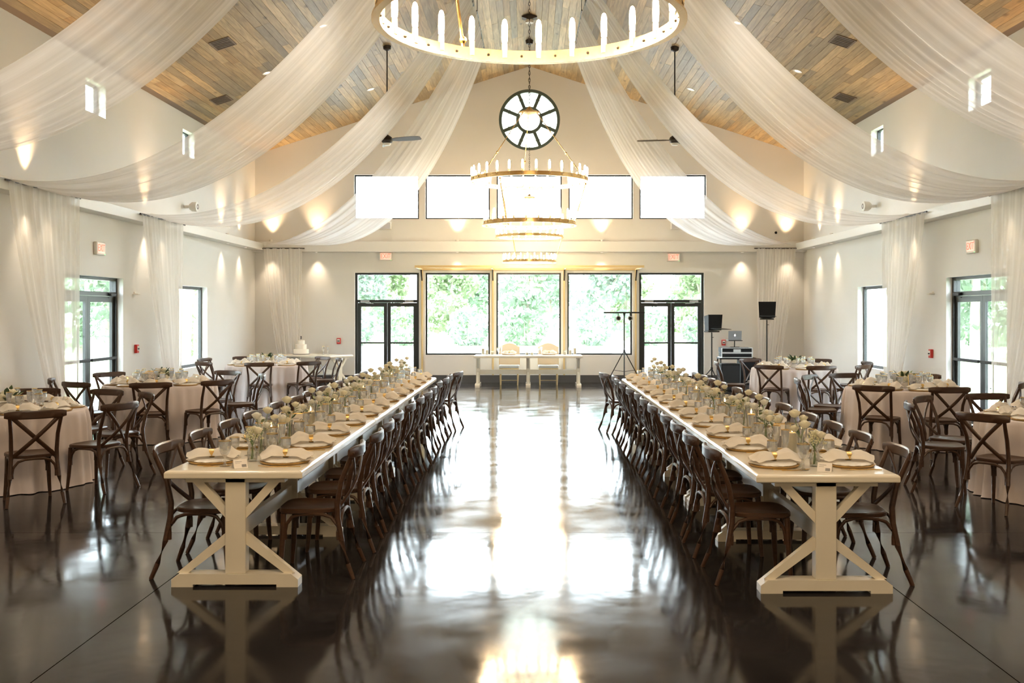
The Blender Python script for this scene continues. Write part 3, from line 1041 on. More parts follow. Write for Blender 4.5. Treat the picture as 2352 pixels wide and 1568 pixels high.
for y, lb in ((3.99, 'big two-tier ring chandelier of candle bulbs nearest the viewer'), (13.2, 'two-tier ring chandelier hanging in the middle of the hall'), (22.9, 'two-tier ring chandelier farthest off, before the back wall'), (-4.6, 'unseen two-tier ring chandelier added behind the viewer to light the foreground')):  # the one behind the viewer is added as warm fill for the foreground
    CHP.place((0, y, CH_Z), 0, lb, 'chandelier', 'ring chandeliers along the ridge')

# ------------------------------------------------------------------ cross-back chair
def chair_proto():
    root = thing('cross_back_chair', '', 'chair')
    M = 'walnut'
    # seat: rounded trapezoid with a shallow saddle
    def outline(s, z):
        pts = []
        n = 32
        for k in range(n):
            a = 2 * PI * k / n
            c, d = math.cos(a), math.sin(a)
            e = 0.55
            x = math.copysign(abs(c) ** e, c)
            y = math.copysign(abs(d) ** e, d)
            hw_ = 0.205 + 0.025 * y
            pts.append((x * hw_ * s, 0.245 + y * 0.205 * s, z))
        return pts
    mb = MB()
    mb.rings([outline(0.95, 0.428), outline(1.0, 0.434), outline(1.0, 0.455), outline(0.97, 0.462), outline(0.90, 0.462), outline(0.86, 0.457), outline(0.02, 0.453)])
    mb.build('seat', M, root)
    for s in (-1, 1):
        MB().tube([(s * .243, -.075, 0), (s * .228, -.035, .10), (s * .207, .010, .25), (s * .196, .038, .40), (s * .192, .042, .50), (s * .197, .014, .65), (s * .210, -.040, .78), (s * .220, -.066, .845)],
                  [.0145, .017, .019, .0195, .019, .018, .017, .0155], 10).build('leg', M, root)
        MB().tube([(s * .178, .405, .43), (s * .180, .41, .30), (s * .187, .418, .15), (s * .198, .43, 0)], [.020, .020, .0185, .0145], 10).build('leg', M, root)
    # curved top rail
    rings = []
    for i in range(15):
        f = -1 + 2 * i / 14
        x = 0.262 * f
        y = -0.100 + 0.052 * f * f
        k = 1 - 0.35 * max(0, abs(f) - 0.8) / 0.2
        z0, z1 = 0.845 - 0.040 * k, 0.845 + 0.036 * k
        w = 0.012 * k
        rings.append([(x, y - w, z0 + 0.01), (x, y - w, z1 - 0.01), (x, y - w * 0.4, z1), (x, y + w * 0.4, z1), (x, y + w, z1 - 0.01), (x, y + w, z0 + 0.01), (x, y + w * 0.4, z0), (x, y - w * 0.4, z0)])
    MB().rings(rings).build('top_rail', M, root)
    # two bent slats crossing
    for s in (-1, 1):
        pts = []
        for i in range(9):
            f = i / 8
            x = s * (0.190 - 0.365 * f)
            z = 0.815 - 0.365 * f
            y = -0.066 + 0.112 * f - 0.040 * math.sin(PI * f) - 0.008 * s * math.sin(PI * f)
            pts.append((x, y, z))
        MB().tube(pts, 0.019, 8, flat=(1.0, 0.36), up=(0, 1, 0)).build('cross_slat', M, root)
    # bent braces under the seat
    def arch(p, q, name='brace'):
        p, q = Vector(p), Vector(q)
        d = q - p
        pts = []
        for f, z in ((0.03, .255), (0.035, .31), (0.07, .36), (0.16, .405), (0.30, .423), (0.5, .426), (0.70, .423), (0.84, .405), (0.93, .36), (0.965, .31), (0.97, .255)):
            pts.append(Vector((p.x + d.x * f, p.y + d.y * f, z)))
        mb_ = MB().tube(pts, [.017, .0150, .012, .012, .012, .012, .012, .012, .012, .0150, .017], 8)
        mb_.build(name, M, root)
    for s in (-1, 1):
        arch((s * .200, .02, 0), (s * .181, .41, 0))
    arch((-.181, .41, 0), (.181, .41, 0))
    arch((-.200, .022, 0), (.200, .022, 0))
    return root
CHAIR = Proto(chair_proto())

# ------------------------------------------------------------------ tables
def trestle(name, label, length, width, loc, rz, legs=3, group=None, top_mat='table_paint'):
    """white trestle table, long axis local Y, near end at -length/2"""
    root = thing(name, label, 'table', loc, rz, group)
    hw_, hl = width / 2, length / 2
    mb = MB()
    def rr(s, z):
        return [(-hw_ + s, -hl + s, z), (hw_ - s, -hl + s, z), (hw_ - s, hl - s, z), (-hw_ + s, hl - s, z)]
    mb.rings([rr(0.012, .706), rr(0.002, .710), rr(0.0, .716), rr(0.0, .742), rr(0.004, .750), rr(0.012, .756), rr(0.022, .760)])
    mb.build('table_top', top_mat, root, smooth=False)
    ins = 0.045
    yl = [-hl + ins + (length - 2 * ins) * i / (legs - 1) for i in range(legs)]
    fwid = width * 0.46
    for i, y in enumerate(yl):
        sgn = 1 if i < legs - 1 else -1
        yc = y if 0 < i < legs - 1 else y + sgn * 0.045
        d = 0.045
        MB().box((-.066, yc - d, .085), (.066, yc + d, .706), .004).build('post', top_mat, root, smooth=False)
        poly = [(-fwid, .0), (-fwid + .14, .0), (-fwid + .14, .018), (fwid - .14, .018), (fwid - .14, .0), (fwid, .0), (fwid, .05), (fwid - .045, .085), (-fwid + .045, .085), (-fwid, .05)]
        MB().prism(poly, yc - d - .012, yc + d + .012).build('foot', top_mat, root, smooth=False)
        MB().box((-hw_ * .72, yc - d, .678), (hw_ * .72, yc + d, .7055)).build('top_cleat', top_mat, root, smooth=False)
        for s in (-1, 1):
            for (x0, z0, x1, z1) in ((.066, .27, fwid - .10, .085), (.066, .44, hw_ * .64, .680)):
                dx, dz = x1 - x0, z1 - z0
                w = 0.062
                if z1 < z0:
                    poly = [(s * x0, z0), (s * x0, z0 + w * 1.25), (s * (x1 + w * 1.2), z1), (s * x1, z1)]
                else:
                    poly = [(s * x0, z0), (s * x1, z1), (s * (x1 - w * 1.15), z1), (s * x0, z0 + w * 1.2)]
                MB().prism(poly, yc - .024, yc + .024).build('brace', top_mat, root, smooth=False)
        if i < legs - 1:
            y2 = yl[i + 1] - d - (0.045 if i + 1 == legs - 1 else 0) + 0.001
            MB().box((-.022, yc + d, .30), (.022, y2, .41), .003).build('stretcher', top_mat, root, smooth=False)
    return root

LT = dict(x0=-2.36, x1=-1.466, y0=6.42, n=3, L=3.10)
RT = dict(x0=1.43, x1=2.34, y0=6.27, n=3, L=3.06)
TZ = 0.76
for nm, T in (('left', LT), ('right', RT)):
    for i in range(3):
        trestle('trestle_table', 'white trestle dining table, %s of three in the %s row' % (['nearest', 'middle', 'farthest'][i], nm), T['L'] - 0.012, T['x1'] - T['x0'],
                ((T['x0'] + T['x1']) / 2, T['y0'] + T['L'] * (i + 0.5), 0), 0, 3, 'white trestle tables in two long rows')

# ------------------------------------------------------------------ tableware prototypes
def charger_proto():
    o = MB().lathe([(0.152, 0.0), (0.160, 0.004), (0.168, 0.013), (0.169, 0.016), (0.164, 0.0175), (0.13, 0.010), (0.02, 0.009)], 36).build('charger_plate', 'charger')
    return Proto(o)
def plate_proto():
    mb = MB()
    n = 64
    def ring(r, z, sc):
        return [(r * (1 + sc * math.cos(16 * 2 * PI * k / n)) * math.cos(2 * PI * k / n), r * (1 + sc * math.cos(16 * 2 * PI * k / n)) * math.sin(2 * PI * k / n), z + sc * 0.06 * math.cos(16 * 2 * PI * k / n)) for k in range(n)]
    mb.rings([ring(0.128, 0.0, 0.02), ring(0.146, 0.004, 0.030), ring(0.1475, 0.006, 0.030), ring(0.145, 0.009, 0.028), ring(0.128, 0.016, 0.012), ring(0.11, 0.0205, 0.003), ring(0.10, 0.0195, 0), ring(0.02, 0.019, 0)])
    return Proto(mb.build('dinner_plate', 'porcelain'))
def napkin_proto(seed):
    r = random.Random(seed)
    mb = MB()
    nu, nv = 26, 14
    la, lb = r.uniform(0.165, 0.19), r.uniform(0.17, 0.21)
    ph = [r.uniform(0, 6.28) for _ in range(6)]
    def half(u):
        return 0.026 + 0.086 * min(1, abs(u)) ** 0.6 * (0.82 + 0.18 * math.sin(ph[0] + 3 * u))
    def pt(u, v, top):
        x = u * (lb if u > 0 else la)
        x -= 0.035 * (v * v) * (1 if u > 0 else -1) * abs(u)
        w = half(u)
        y = v * w
        a = abs(u)
        h = 0.052 + (0.016 + 0.012 * math.sin(ph[3] + 2 * u)) * math.sin(PI * min(1, a * 0.85)) + 0.014 * math.sin(6 * v + ph[1] + 3 * u) * a + 0.009 * math.sin(12 * v + ph[2] - 2 * u) * a
        h *= (1 - 0.75 * abs(v) ** 2.2)
        h *= 1 - 0.45 * max(0, a - 0.55) / 0.45
        zb = -min(0.009, max(0.0, math.hypot(x, y) - 0.118) * 0.30)
        return (x, y, zb + max(0.004, h) if top else zb)
    for top in (True, False):
        vs_, fs_ = [], []
        for i in range(nu + 1):
            for j in range(nv + 1):
                vs_.append(pt(-1 + 2 * i / nu, -1 + 2 * j / nv, top))
        for i in range(nu):
            for j in range(nv):
                a = i * (nv + 1) + j
                fs_.append((a, a + nv + 1, a + nv + 2, a + 1) if top else (a, a + 1, a + nv + 2, a + nv + 1))
        mb.add(vs_, fs_)
    o = mb.build('napkin', 'napkin', angle=80)
    rings = []
    for k in range(21):
        a = 2 * PI * k / 20
        rings.append([(x, (0.030 + d) * math.cos(a), 0.0295 + (0.027 + d) * math.sin(a)) for x, d in ((-0.016, 0), (0.016, 0), (0.016, 0.003), (-0.016, 0.003))])
    MB().rings(rings, cap=False).build('napkin_ring', 'gold', o)
    return Proto(o)
def goblet_proto(kind):
    n = 20
    fac = lambda k, z: 0.045 * (k % 2)
    if kind == 'goblet':
        pr = [(0.034, 0), (0.035, .003), (0.012, .010), (0.0065, .018), (0.009, .035), (0.006, .05), (0.010, .066), (0.022, .078), (0.034, .105), (0.039, .14), (0.040, .170)]
        inner = [(0.0375, .170), (0.0365, .14), (0.031, .108), (0.012, .085)]
        nm = 'crystal_goblet'
    elif kind == 'flute':
        pr = [(0.031, 0), (0.032, .003), (0.010, .009), (0.006, .02), (0.008, .045), (0.006, .07), (0.012, .085), (0.022, .12), (0.026, .16), (0.028, .205)]
        inner = [(0.026, .205), (0.024, .16), (0.018, .12), (0.005, .095)]
        nm = 'champagne_flute'
    else:
        pr = [(0.030, 0), (0.031, .003), (0.010, .009), (0.006, .016), (0.008, .03), (0.006, .045), (0.012, .055), (0.030, .072), (0.036, .095), (0.034, .135)]
        inner = [(0.032, .135), (0.034, .095), (0.027, .074), (0.006, .060)]
        nm = 'wine_glass'
    o = MB().lathe(pr + inner, n, wob=lambda k, z: (0.05 * (k % 2) if z < pr[-1][1] - 0.025 else 0)).build(nm, 'crystal', angle=20)
    R, z = pr[-1]
    rings = []
    for k in range(21):
        a = 2 * PI * k / 20
        rings.append([((R - 0.001 + d) * math.cos(a), (R - 0.001 + d) * math.sin(a), z + e) for d, e in ((-0.0022, -0.0025), (0.0018, -0.0025), (0.0018, 0.0015), (-0.0022, 0.0015))])
    MB().rings(rings, cap=False).build('gold_rim', 'gold', o)
    return Proto(o)
def fork_proto():
    mb = MB().bar((0, -0.09, 0.002), (0, 0.03, 0.003), 0.007, 0.003).bar((0, 0.03, 0.003), (0, 0.05, 0.006), 0.018, 0.002)
    for i in range(4):
        mb.bar((-0.008 + i * 0.0053, 0.05, 0.006), (-0.008 + i * 0.0053, 0.095, 0.010), 0.0028, 0.002)
    return Proto(mb.build('dinner_fork', 'gold', smooth=False))
def knife_proto():
    mb = MB().bar((0, -0.10, 0.003), (0, -0.01, 0.003), 0.009, 0.005)
    mb.prism([(-0.008, 0.0), (0.007, 0.0), (0.006, 0.0025), (-0.006, 0.0025)], -0.01, 0.10)
    return Proto(mb.build('table_knife', 'gold', smooth=False))
CHARGER, PLATE = charger_proto(), plate_proto()
NAPKIN = [napkin_proto(i) for i in (3, 8, 15, 22)]
GOBLET, FLUTE, WINE = goblet_proto('goblet'), goblet_proto('flute'), goblet_proto('wine')
FORK, KNIFE = fork_proto(), knife_proto()

# flowers
def rose(mb, c, r, seed):
    rn = random.Random(seed)
    mb.ball((c[0], c[1], c[2] + r * 0.12), r * 0.80, 9, 6)
    for ring_, (cnt, rad, tilt) in enumerate(((5, 0.72, 0.25), (6, 0.95, 0.7), (6, 1.05, 1.15))):
        for k in range(cnt):
            a = 2 * PI * (k + rn.uniform(-0.15, 0.15)) / cnt + ring_
            ca_, sa_ = math.cos(a), math.sin(a)
            vs_, fs_ = [], []
            for i in range(4):
                f = i / 3
                ph = -0.9 + 1.9 * f
                rr_ = r * rad * (0.35 + 0.65 * math.sin(min(PI / 2, (f + 0.15) * 1.5)) + (0.12 * tilt if i == 3 else 0))
                z = c[2] - r * 0.55 + r * (1.35 - 0.35 * tilt) * f
                for j in range(3):
                    b = a + (j - 1) * (0.62 if 0 < i else 0.3) * (1 - 0.25 * (i == 3))
                    q = rr_ * (1.0 if j == 1 else 0.93)
                    vs_.append((c[0] + q * math.cos(b), c[1] + q * math.sin(b), z - (0.0 if j == 1 else r * 0.08 * (i == 3))))
            for i in range(3):
                for j in range(2):
                    e = i * 3 + j
                    fs_.append((e, e + 1, e + 4, e + 3))
            mb.add(vs_, fs_)
    return mb
def leaf_shape(mb, p, d, L, w):
    p, d = Vector(p), Vector(d).normalized()
    s = d.cross(Vector((0, 0, 1)))
    s = (s if s.length > 0.01 else Vector((1, 0, 0))).normalized()
    u = s.cross(d).normalized()
    vs_ = [p, p + d * L * .3 + s * w, p + d * L * .7 + s * w * .8, p + d * L - u * L * .12, p + d * L * .7 - s * w * .8, p + d * L * .3 - s * w, p + d * L * .5 + u * -w * .3]
    return mb.add(vs_, [(0, 1, 6), (1, 2, 6), (2, 3, 6), (3, 4, 6), (4, 5, 6), (5, 0, 6)])
def vase_proto(kind):
    if kind == 'bottle':
        pr = [(0.030, 0), (0.034, 0.004), (0.035, 0.065), (0.030, 0.085), (0.021, 0.097), (0.021, 0.115), (0.024, 0.118)]
        inn = [(0.021, 0.117), (0.0185, 0.113), (0.0185, 0.098), (0.027, 0.084), (0.032, 0.064), (0.030, 0.010)]
    else:
        pr = [(0.022, 0), (0.025, 0.004), (0.022, 0.10), (0.026, 0.165)]
        inn = [(0.0235, 0.165), (0.0195, 0.10), (0.021, 0.012)]
    return Proto(MB().lathe(pr + inn, 18).build('bud_vase', 'clear_glass'))
VASE_B, VASE_T = vase_proto('bottle'), vase_proto('tall')
def bouquet_proto(seed, kind):
    """stands in a vase; origin at the table top under the vase"""
    rn = random.Random(seed)
    root = thing('flower_bunch', '', 'flowers')
    hv = 0.118 if kind in ('baby', 'mixed') else 0.165
    nfl = {'baby': 2, 'roses': 4, 'mixed': 4}[kind]
    for i in range(nfl):
        a = rn.uniform(0, 6.28)
        d = rn.uniform(0.015, 0.055) if nfl > 1 else 0.03
        z = hv + rn.uniform(0.04, 0.11)
        c = (d * math.cos(a), d * math.sin(a), z)
        if kind == 'roses':
            z = hv + 0.05 + i * 0.035
            c = (0.045 * math.cos(2.2 * i + seed), 0.045 * math.sin(2.2 * i + seed), z)
        fl_ = rose(MB(), c, rn.uniform(0.028, 0.040), seed * 10 + i).build('bloom', 'petal' if rn.random() < 0.55 else 'petal_white', root, angle=60)
        b0 = (0.012 * math.cos(a + 2.5), 0.012 * math.sin(a + 2.5), 0.015)
        MB().tube([b0, (0.0, 0.0, hv * 0.9), (c[0] * 0.7, c[1] * 0.7, (hv + c[2]) / 2), (c[0], c[1], c[2] - 0.015)], 0.0022, 5).build('stem', 'stem', fl_)
    if kind in ('baby', 'mixed'):
        mb = MB()
        cnt = 150 if kind == 'baby' else 60
        for i in range(cnt):
            a, el, r = rn.uniform(0, 6.28), rn.uniform(-0.2, 1.5), rn.uniform(0.03, 0.075)
            mb.ball((r * math.cos(a) * math.cos(el), r * math.sin(a) * math.cos(el), hv + 0.045 + r * math.sin(el)), rn.uniform(0.003, 0.006), 5, 3)
        sp = mb.build('spray', 'spray' if kind == 'baby' else 'petal_white', root)
        sp['kind'] = 'stuff'
        mb = MB()
        for i in range(8):
            a = rn.uniform(0, 6.28)
            mb.tube([(0.012 * math.cos(a + 2), 0.012 * math.sin(a + 2), 0.015), (0, 0, hv * 0.85), (0.03 * math.cos(a), 0.03 * math.sin(a), hv + 0.06)], 0.0015, 4)
        st = mb.build('spray_stem', 'stem', root)
        st['kind'] = 'stuff'
    nl = {'baby': 2, 'roses': 4, 'mixed': 7}[kind]
    for i in range(nl):
        a = rn.uniform(0, 6.28)
        p = (0.02 * math.cos(a), 0.02 * math.sin(a), hv + rn.uniform(0.0, 0.08))
        leaf_shape(MB(), p, (math.cos(a), math.sin(a), rn.uniform(0.1, 0.9)), rn.uniform(0.045, 0.075), 0.013).build('leaf', 'leaf' if rn.random() < .6 else 'leaf_pale', root, smooth=False)
    return Proto(root)
BOUQ = [bouquet_proto(1, 'baby'), bouquet_proto(2, 'roses'), bouquet_proto(3, 'mixed'), bouquet_proto(4, 'roses'), bouquet_proto(6, 'mixed')]
BK = ['baby', 'roses', 'mixed', 'roses', 'mixed']
def hurricane_proto():
    pr = [(0.050, 0), (0.052, .003), (0.052, .235), (0.050, .235), (0.050, .010), (0.01, .008)]
    return Proto(MB().lathe(pr, 24).build('hurricane_glass', 'clear_glass'))
def candle_proto():
    o = MB().lathe([(0.036, 0), (0.037, .002), (0.037, .145), (0.033, .150), (0.02, .146), (0.004, .144)], 20).build('pillar_candle', 'wax')
    MB().tube([(0, 0, .142), (0.001, 0, .157)], 0.0015, 5).build('wick', 'ink', o)
    MB().lathe([(0.001, .152), (0.006, .160), (0.0065, .168), (0.003, .182), (0.0005, .190)], 8).build('flame', 'flame', o)
    return Proto(o)
HURR, CANDLE = hurricane_proto(), candle_proto()
def placecard_proto():
    o = MB()
    w, h, d, t = 0.045, 0.055, 0.032, 0.0008
    for s in (-1, 1):
        a, b = Vector((0, s * d, 0)), Vector((0, 0, h))
        n = Vector((0, h, s * d)).normalized() * t
        o.add([(-w, a.y, a.z), (w, a.y, a.z), (w, b.y, b.z), (-w, b.y, b.z), (-w, a.y + n.y * s, a.z + n.z * s), (w, a.y + n.y * s, a.z + n.z * s), (w, b.y, b.z + t), (-w, b.y, b.z + t)],
              [(0, 1, 2, 3), (7, 6, 5, 4), (0, 4, 5, 1), (0, 3, 7, 4), (1, 5, 6, 2), (2, 6, 7, 3)])
    r = o.build('place_card', 'paper', smooth=False)
    def on(x0, x1, f0, f1, m, nm):
        # on the near face (local -y), fractions up the slope
        def P(x, f):
            return (x, -d * (1 - f) - 0.0016, h * f + 0.0009)
        MB().add([P(x0, f0), P(x1, f0), P(x1, f1), P(x0, f1)], [(0, 1, 2, 3)]).build(nm, m, r, smooth=False)
    on(-0.034, 0.010, 0.72, 0.76, 'photo_grey', 'written_line')
    on(-0.034, -0.004, 0.55, 0.58, 'photo_grey', 'written_line')
    on(0.006, 0.036, 0.12, 0.42, 'photo_grey', 'printed_sketch')
    return Proto(r)
CARD = placecard_proto()
def frame_proto():
    root = thing('photo_card', '', 'photo card')
    mb = MB()
    w, h = 0.062, 0.19
    mb.box((-w, -0.005, 0), (-w + 0.006, 0.005, h)).box((w - 0.006, -0.005, 0), (w, 0.005, h)).box((-w + .006, -0.005, 0), (w - .006, 0.005, 0.006)).box((-w + .006, -0.005, h - 0.006), (w - .006, 0.005, h))
    mb.build('frame', 'gold', root, smooth=False)
    MB().box((-w + .006, -0.002, .006), (w - .006, 0.002, h - .006)).build('card', 'paper', root, smooth=False)
    for s in (-1, 1):
        MB().box((s * 0.027 - 0.024, -0.0035, 0.014), (s * 0.027 + 0.024, -0.0022, 0.098)).build('photo', 'photo_grey', root, smooth=False)
    MB().box((-0.035, -0.0035, 0.145), (0.012, -0.0022, 0.149)).build('printed_line', 'photo_grey', root, smooth=False)
    annulus(MB(), 0.009, 0.013, -0.0035, -0.0022, 20, 0.033, 0.130).build('printed_numeral', 'ink', root)
    MB().bar((0, 0.004, 0.10), (0, 0.055, 0.004), 0.02, 0.002).build('easel_back', 'gold', root, smooth=False)
    for ch in root.children:
        ch.rotation_euler = (-0.12, 0, 0)
    return Proto(root)
FRAME = frame_proto()

# ------------------------------------------------------------------ lay the long tables
rl = random.Random(21)
def put(P, x, y, z, rz, label, cat, group):
    return P.place((x, y, z), rz, label, cat, group)
for nm, T, nplace, y1st, dy, aisle in (('left', LT, 12, 6.83, 0.772, 1), ('right', RT, 12, 6.74, 0.762, -1)):
    xm = (T['x0'] + T['x1']) / 2
    for side in (1, -1):      # +1: right-hand edge, -1: left-hand edge
        xe = T['x1'] if side > 0 else T['x0']
        sn = 'aisle side' if side == aisle else 'wall side'
        where = '%s of the %s long table' % (sn, nm)
        off = 0.225 if side == aisle else 0.10
        if nm == 'right':
            off = 0.155 if side == aisle else 0.105
        for i in range(nplace):
            tb = T['y0'] + T['L'] * (i // 4)
            y = tb + (0.37, 1.16, 1.93, 2.70)[i % 4] + (0.02 if side != aisle else 0)
            yc = tb + (0.47, 1.20, 1.90, 2.61)[i % 4]
            o_ = ORD[i]
            jx, jr = rl.uniform(-0.02, 0.02), rl.uniform(-0.04, 0.04)
            if i == 11 and side == aisle:
                jx, jr = side * 0.10, -side * 0.18     # last chair stands a little askew
            rz = PI / 2 if side > 0 else -PI / 2
            CHAIR.place((xe + side * off + jx, yc + rl.uniform(-.015, .015), 0), rz + jr, 'brown cross-back chair, %s from the front, %s' % (o_, where), 'chair', 'chairs along the %s long tables' % nm)
            px = xe - side * 0.20
            put(CHARGER, px, y, TZ, rl.uniform(0, 6), 'gold-brown charger plate, %s from the front, %s' % (o_, where), 'plate', 'charger plates on the %s long tables' % nm)
            put(PLATE, px, y, TZ + 0.0125, rl.uniform(0, 6), 'scalloped cream dinner plate, %s from the front, %s' % (o_, where), 'plate', 'dinner plates on the %s long tables' % nm)
            put(rl.choice(NAPKIN), px + rl.uniform(-.01, .01), y + rl.uniform(-.015, .015), TZ + 0.0345, rl.uniform(-0.18, 0.18) + (PI if rl.random() < .5 else 0), 'ringed cream napkin, %s from the front, %s' % (o_, where), 'napkin', 'napkins on the %s long tables' % nm)
            if i < 6:
                put(FORK, px - side * 0.06 + 0.03, y - 0.205, TZ, PI / 2 * side + 0.1, 'gold fork beside the plate, %s from the front, %s' % (o_, where), 'fork', 'forks on the %s long tables' % nm)
                put(KNIFE, px + 0.05, y - 0.185, TZ, PI / 2 * side - 0.06, 'gold knife beside the plate, %s from the front, %s' % (o_, where), 'knife', 'knives on the %s long tables' % nm)
            put(GOBLET, xe - side * 0.340 + rl.uniform(-.006, .006), y + (-0.185 if i == 0 and (nm == 'left') != (side == aisle) else 0.225) + rl.uniform(-.01, .01), TZ, rl.uniform(0, 6), 'gold-rimmed crystal goblet, %s from the front, %s' % (o_, where), 'glass', 'goblets on the %s long tables' % nm)
            put(FLUTE, xe - side * 0.355 + rl.uniform(-.006, .006), y + (0.310 if i == 0 else -0.225) + rl.uniform(-.008, .008), TZ, rl.uniform(0, 6), 'gold-rimmed champagne flute, %s from the front, %s' % (o_, where), 'glass', 'flutes on the %s long tables' % nm)
            put(WINE, xe - side * 0.255 + rl.uniform(-.006, .006), y + 0.265 + rl.uniform(-.01, .01), TZ, rl.uniform(0, 6), 'small crystal wine glass, %s from the front, %s' % (o_, where), 'glass', 'wine glasses on the %s long tables' % nm)
    # centre line
    y = T['y0'] + (0.42 if nm == 'left' else 0.34)
    i = 0
    yend = T['y0'] + T['L'] * 3 - 0.15
    nb = nh = nf = 0
    seq = ['vase0', 'vase1', 'candle', 'vase4', 'vase3', 'frame', 'vase2', 'candle', 'vase1', 'vase0', 'vase3', 'candle', 'vase4', 'vase2', 'vase1']
    if nm == 'right':
        seq = ['vase0', 'vase3', 'candle', 'frame', 'vase4', 'vase2', 'vase1', 'candle', 'vase1', 'vase0', 'vase2', 'candle', 'vase3', 'vase4', 'vase2']
    while y < yend:
        it = seq[i % len(seq)]
        x = xm + rl.uniform(-0.008, 0.008)
        if it.startswith('vase'):
            k = int(it[4])
            if k == 0:
                x = xm + 0.01
            fl_ = {'baby': "baby's breath and a cream rose", 'roses': 'cream roses', 'mixed': 'cream roses and green leaves'}[BK[k]]
            put(VASE_B if BK[k] != 'roses' else VASE_T, x, y, TZ, 0, 'clear glass bud vase, %s from the front, %s long table row' % (ORD[nb], nm), 'vase', 'bud vases on the %s long tables' % nm)
            put(BOUQ[k], x, y, TZ, rl.uniform(0, 6), 'bunch of %s, %s from the front, %s long table row' % (fl_, ORD[nb], nm), 'flowers', 'flower bunches on the %s long tables' % nm)
            nb += 1
            y += 0.275
        elif it == 'candle':
            put(HURR, x, y, TZ, 0, 'glass hurricane candle shade, %s from the front, %s long table row' % (ORD[nh], nm), 'candle holder', 'hurricane glasses on the %s long tables' % nm)
            put(CANDLE, x, y, TZ + 0.0105, 0, 'burning cream pillar candle, %s from the front, %s long table row' % (ORD[nh], nm), 'candle', 'candles on the %s long tables' % nm)
            nh += 1
            y += 0.28
        else:
            put(FRAME, x, y, TZ + 0.001, -0.35 if nm == 'right' else 0.2, 'gold-framed photo card, %s from the front, %s long table row' % (ORD[nf], nm), 'photo card', 'table cards on the %s long tables' % nm)
            nf += 1
            y += 0.20
        i += 1
put(CARD, -1.905, 6.55, TZ + 0.001, 0.55, 'white folded name card at the near end of the left long table', 'card', 'name cards')
put(CARD, 1.90, 6.40, TZ + 0.001, -0.45, 'white folded name card at the near end of the right long table', 'card', 'name cards')

# ------------------------------------------------------------------ round tables
def cloth_proto():
    rn = random.Random(4)
    n = 180
    fr = [(k_, rn.uniform(0, 6.28), rn.uniform(.5, 1)) for k_ in (11, 16, 21, 27, 34)]
    tot = sum(w for _, _, w in fr)
    def f(a):
        return sum(math.sin(k * a + p) * w for k, p, w in fr) / tot
    rings = []
    R = 0.765
    prof = [(0.02, 0.0, 0), (0.5, 0.0, 0), (0.74, 0.0, 0), (0.762, -0.003, 0), (0.770, -0.012, 0.10), (0.776, -0.05, 0.45), (0.786, -0.15, 0.8), (0.795, -0.35, 0.85), (0.812, -0.58, 1.0), (0.826, -0.752, 1.1), (0.832, -0.7585, 1.25)]
    for r, z, k in prof:
        rings.append([((r + 0.050 * k * f(2 * PI * j / n)) * math.cos(2 * PI * j / n), (r + 0.050 * k * f(2 * PI * j / n)) * math.sin(2 * PI * j / n), 0.7665 + z) for j in range(n)])
    mb = MB().rings(rings, cap=False)
    mb.f.append(tuple(range(n)))
    return Proto(mb.build('tablecloth', 'cloth_blush', angle=70))
CLOTH = cloth_proto()
def round_proto():
    root = thing('round_table', '', 'table')
    MB().lathe([(0.74, 0.73), (0.755, 0.735), (0.757, 0.757), (0.752, 0.760)], 48).build('table_top', 'table_paint', root)
    for k in range(4):
        a = PI / 4 + k * PI / 2
        MB().tube([(0.45 * math.cos(a), 0.45 * math.sin(a), 0.73), (0.55 * math.cos(a), 0.55 * math.sin(a), 0.0)], 0.015, 8).build('leg', 'steel', root)
    return Proto(root)
RTAB = round_proto()
def centrepiece_proto(seed, green):
    rn = random.Random(seed)
    root = thing('flower_centrepiece', '', 'flowers')
    MB().lathe([(0.05, 0), (0.06, 0.004), (0.075, 0.05), (0.085, 0.075), (0.080, 0.075), (0.068, 0.045)], 20).build('bowl', 'porcelain', root)
    for i in range(11):
        a = 2 * PI * i / 8 + rn.uniform(-.2, .2)
        if i < 8:
            c = (0.105 * math.cos(a), 0.105 * math.sin(a), 0.11 + rn.uniform(-.02, .03))
        else:
            c = (0.045 * math.cos(a * 2), 0.045 * math.sin(a * 2), 0.165 + rn.uniform(-.01, .02))
        rose(MB(), c, rn.uniform(0.040, 0.052), seed * 20 + i).build('bloom', 'petal' if rn.random() < .4 else 'petal_white', root, angle=60)
    for i in range(green):
        a, el = rn.uniform(0, 6.28), rn.uniform(0.0, 1.2)
        p = (0.07 * math.cos(a), 0.07 * math.sin(a), 0.08 + 0.08 * math.sin(el))
        leaf_shape(MB(), p, (math.cos(a) * math.cos(el), math.sin(a) * math.cos(el), 0.15 + math.sin(el)), rn.uniform(0.09, 0.13), 0.022).build('leaf', 'leaf' if rn.random() < .75 else 'leaf_pale', root, smooth=False)
    return Proto(root)
CP = [centrepiece_proto(1, 18), centrepiece_proto(2, 26)]
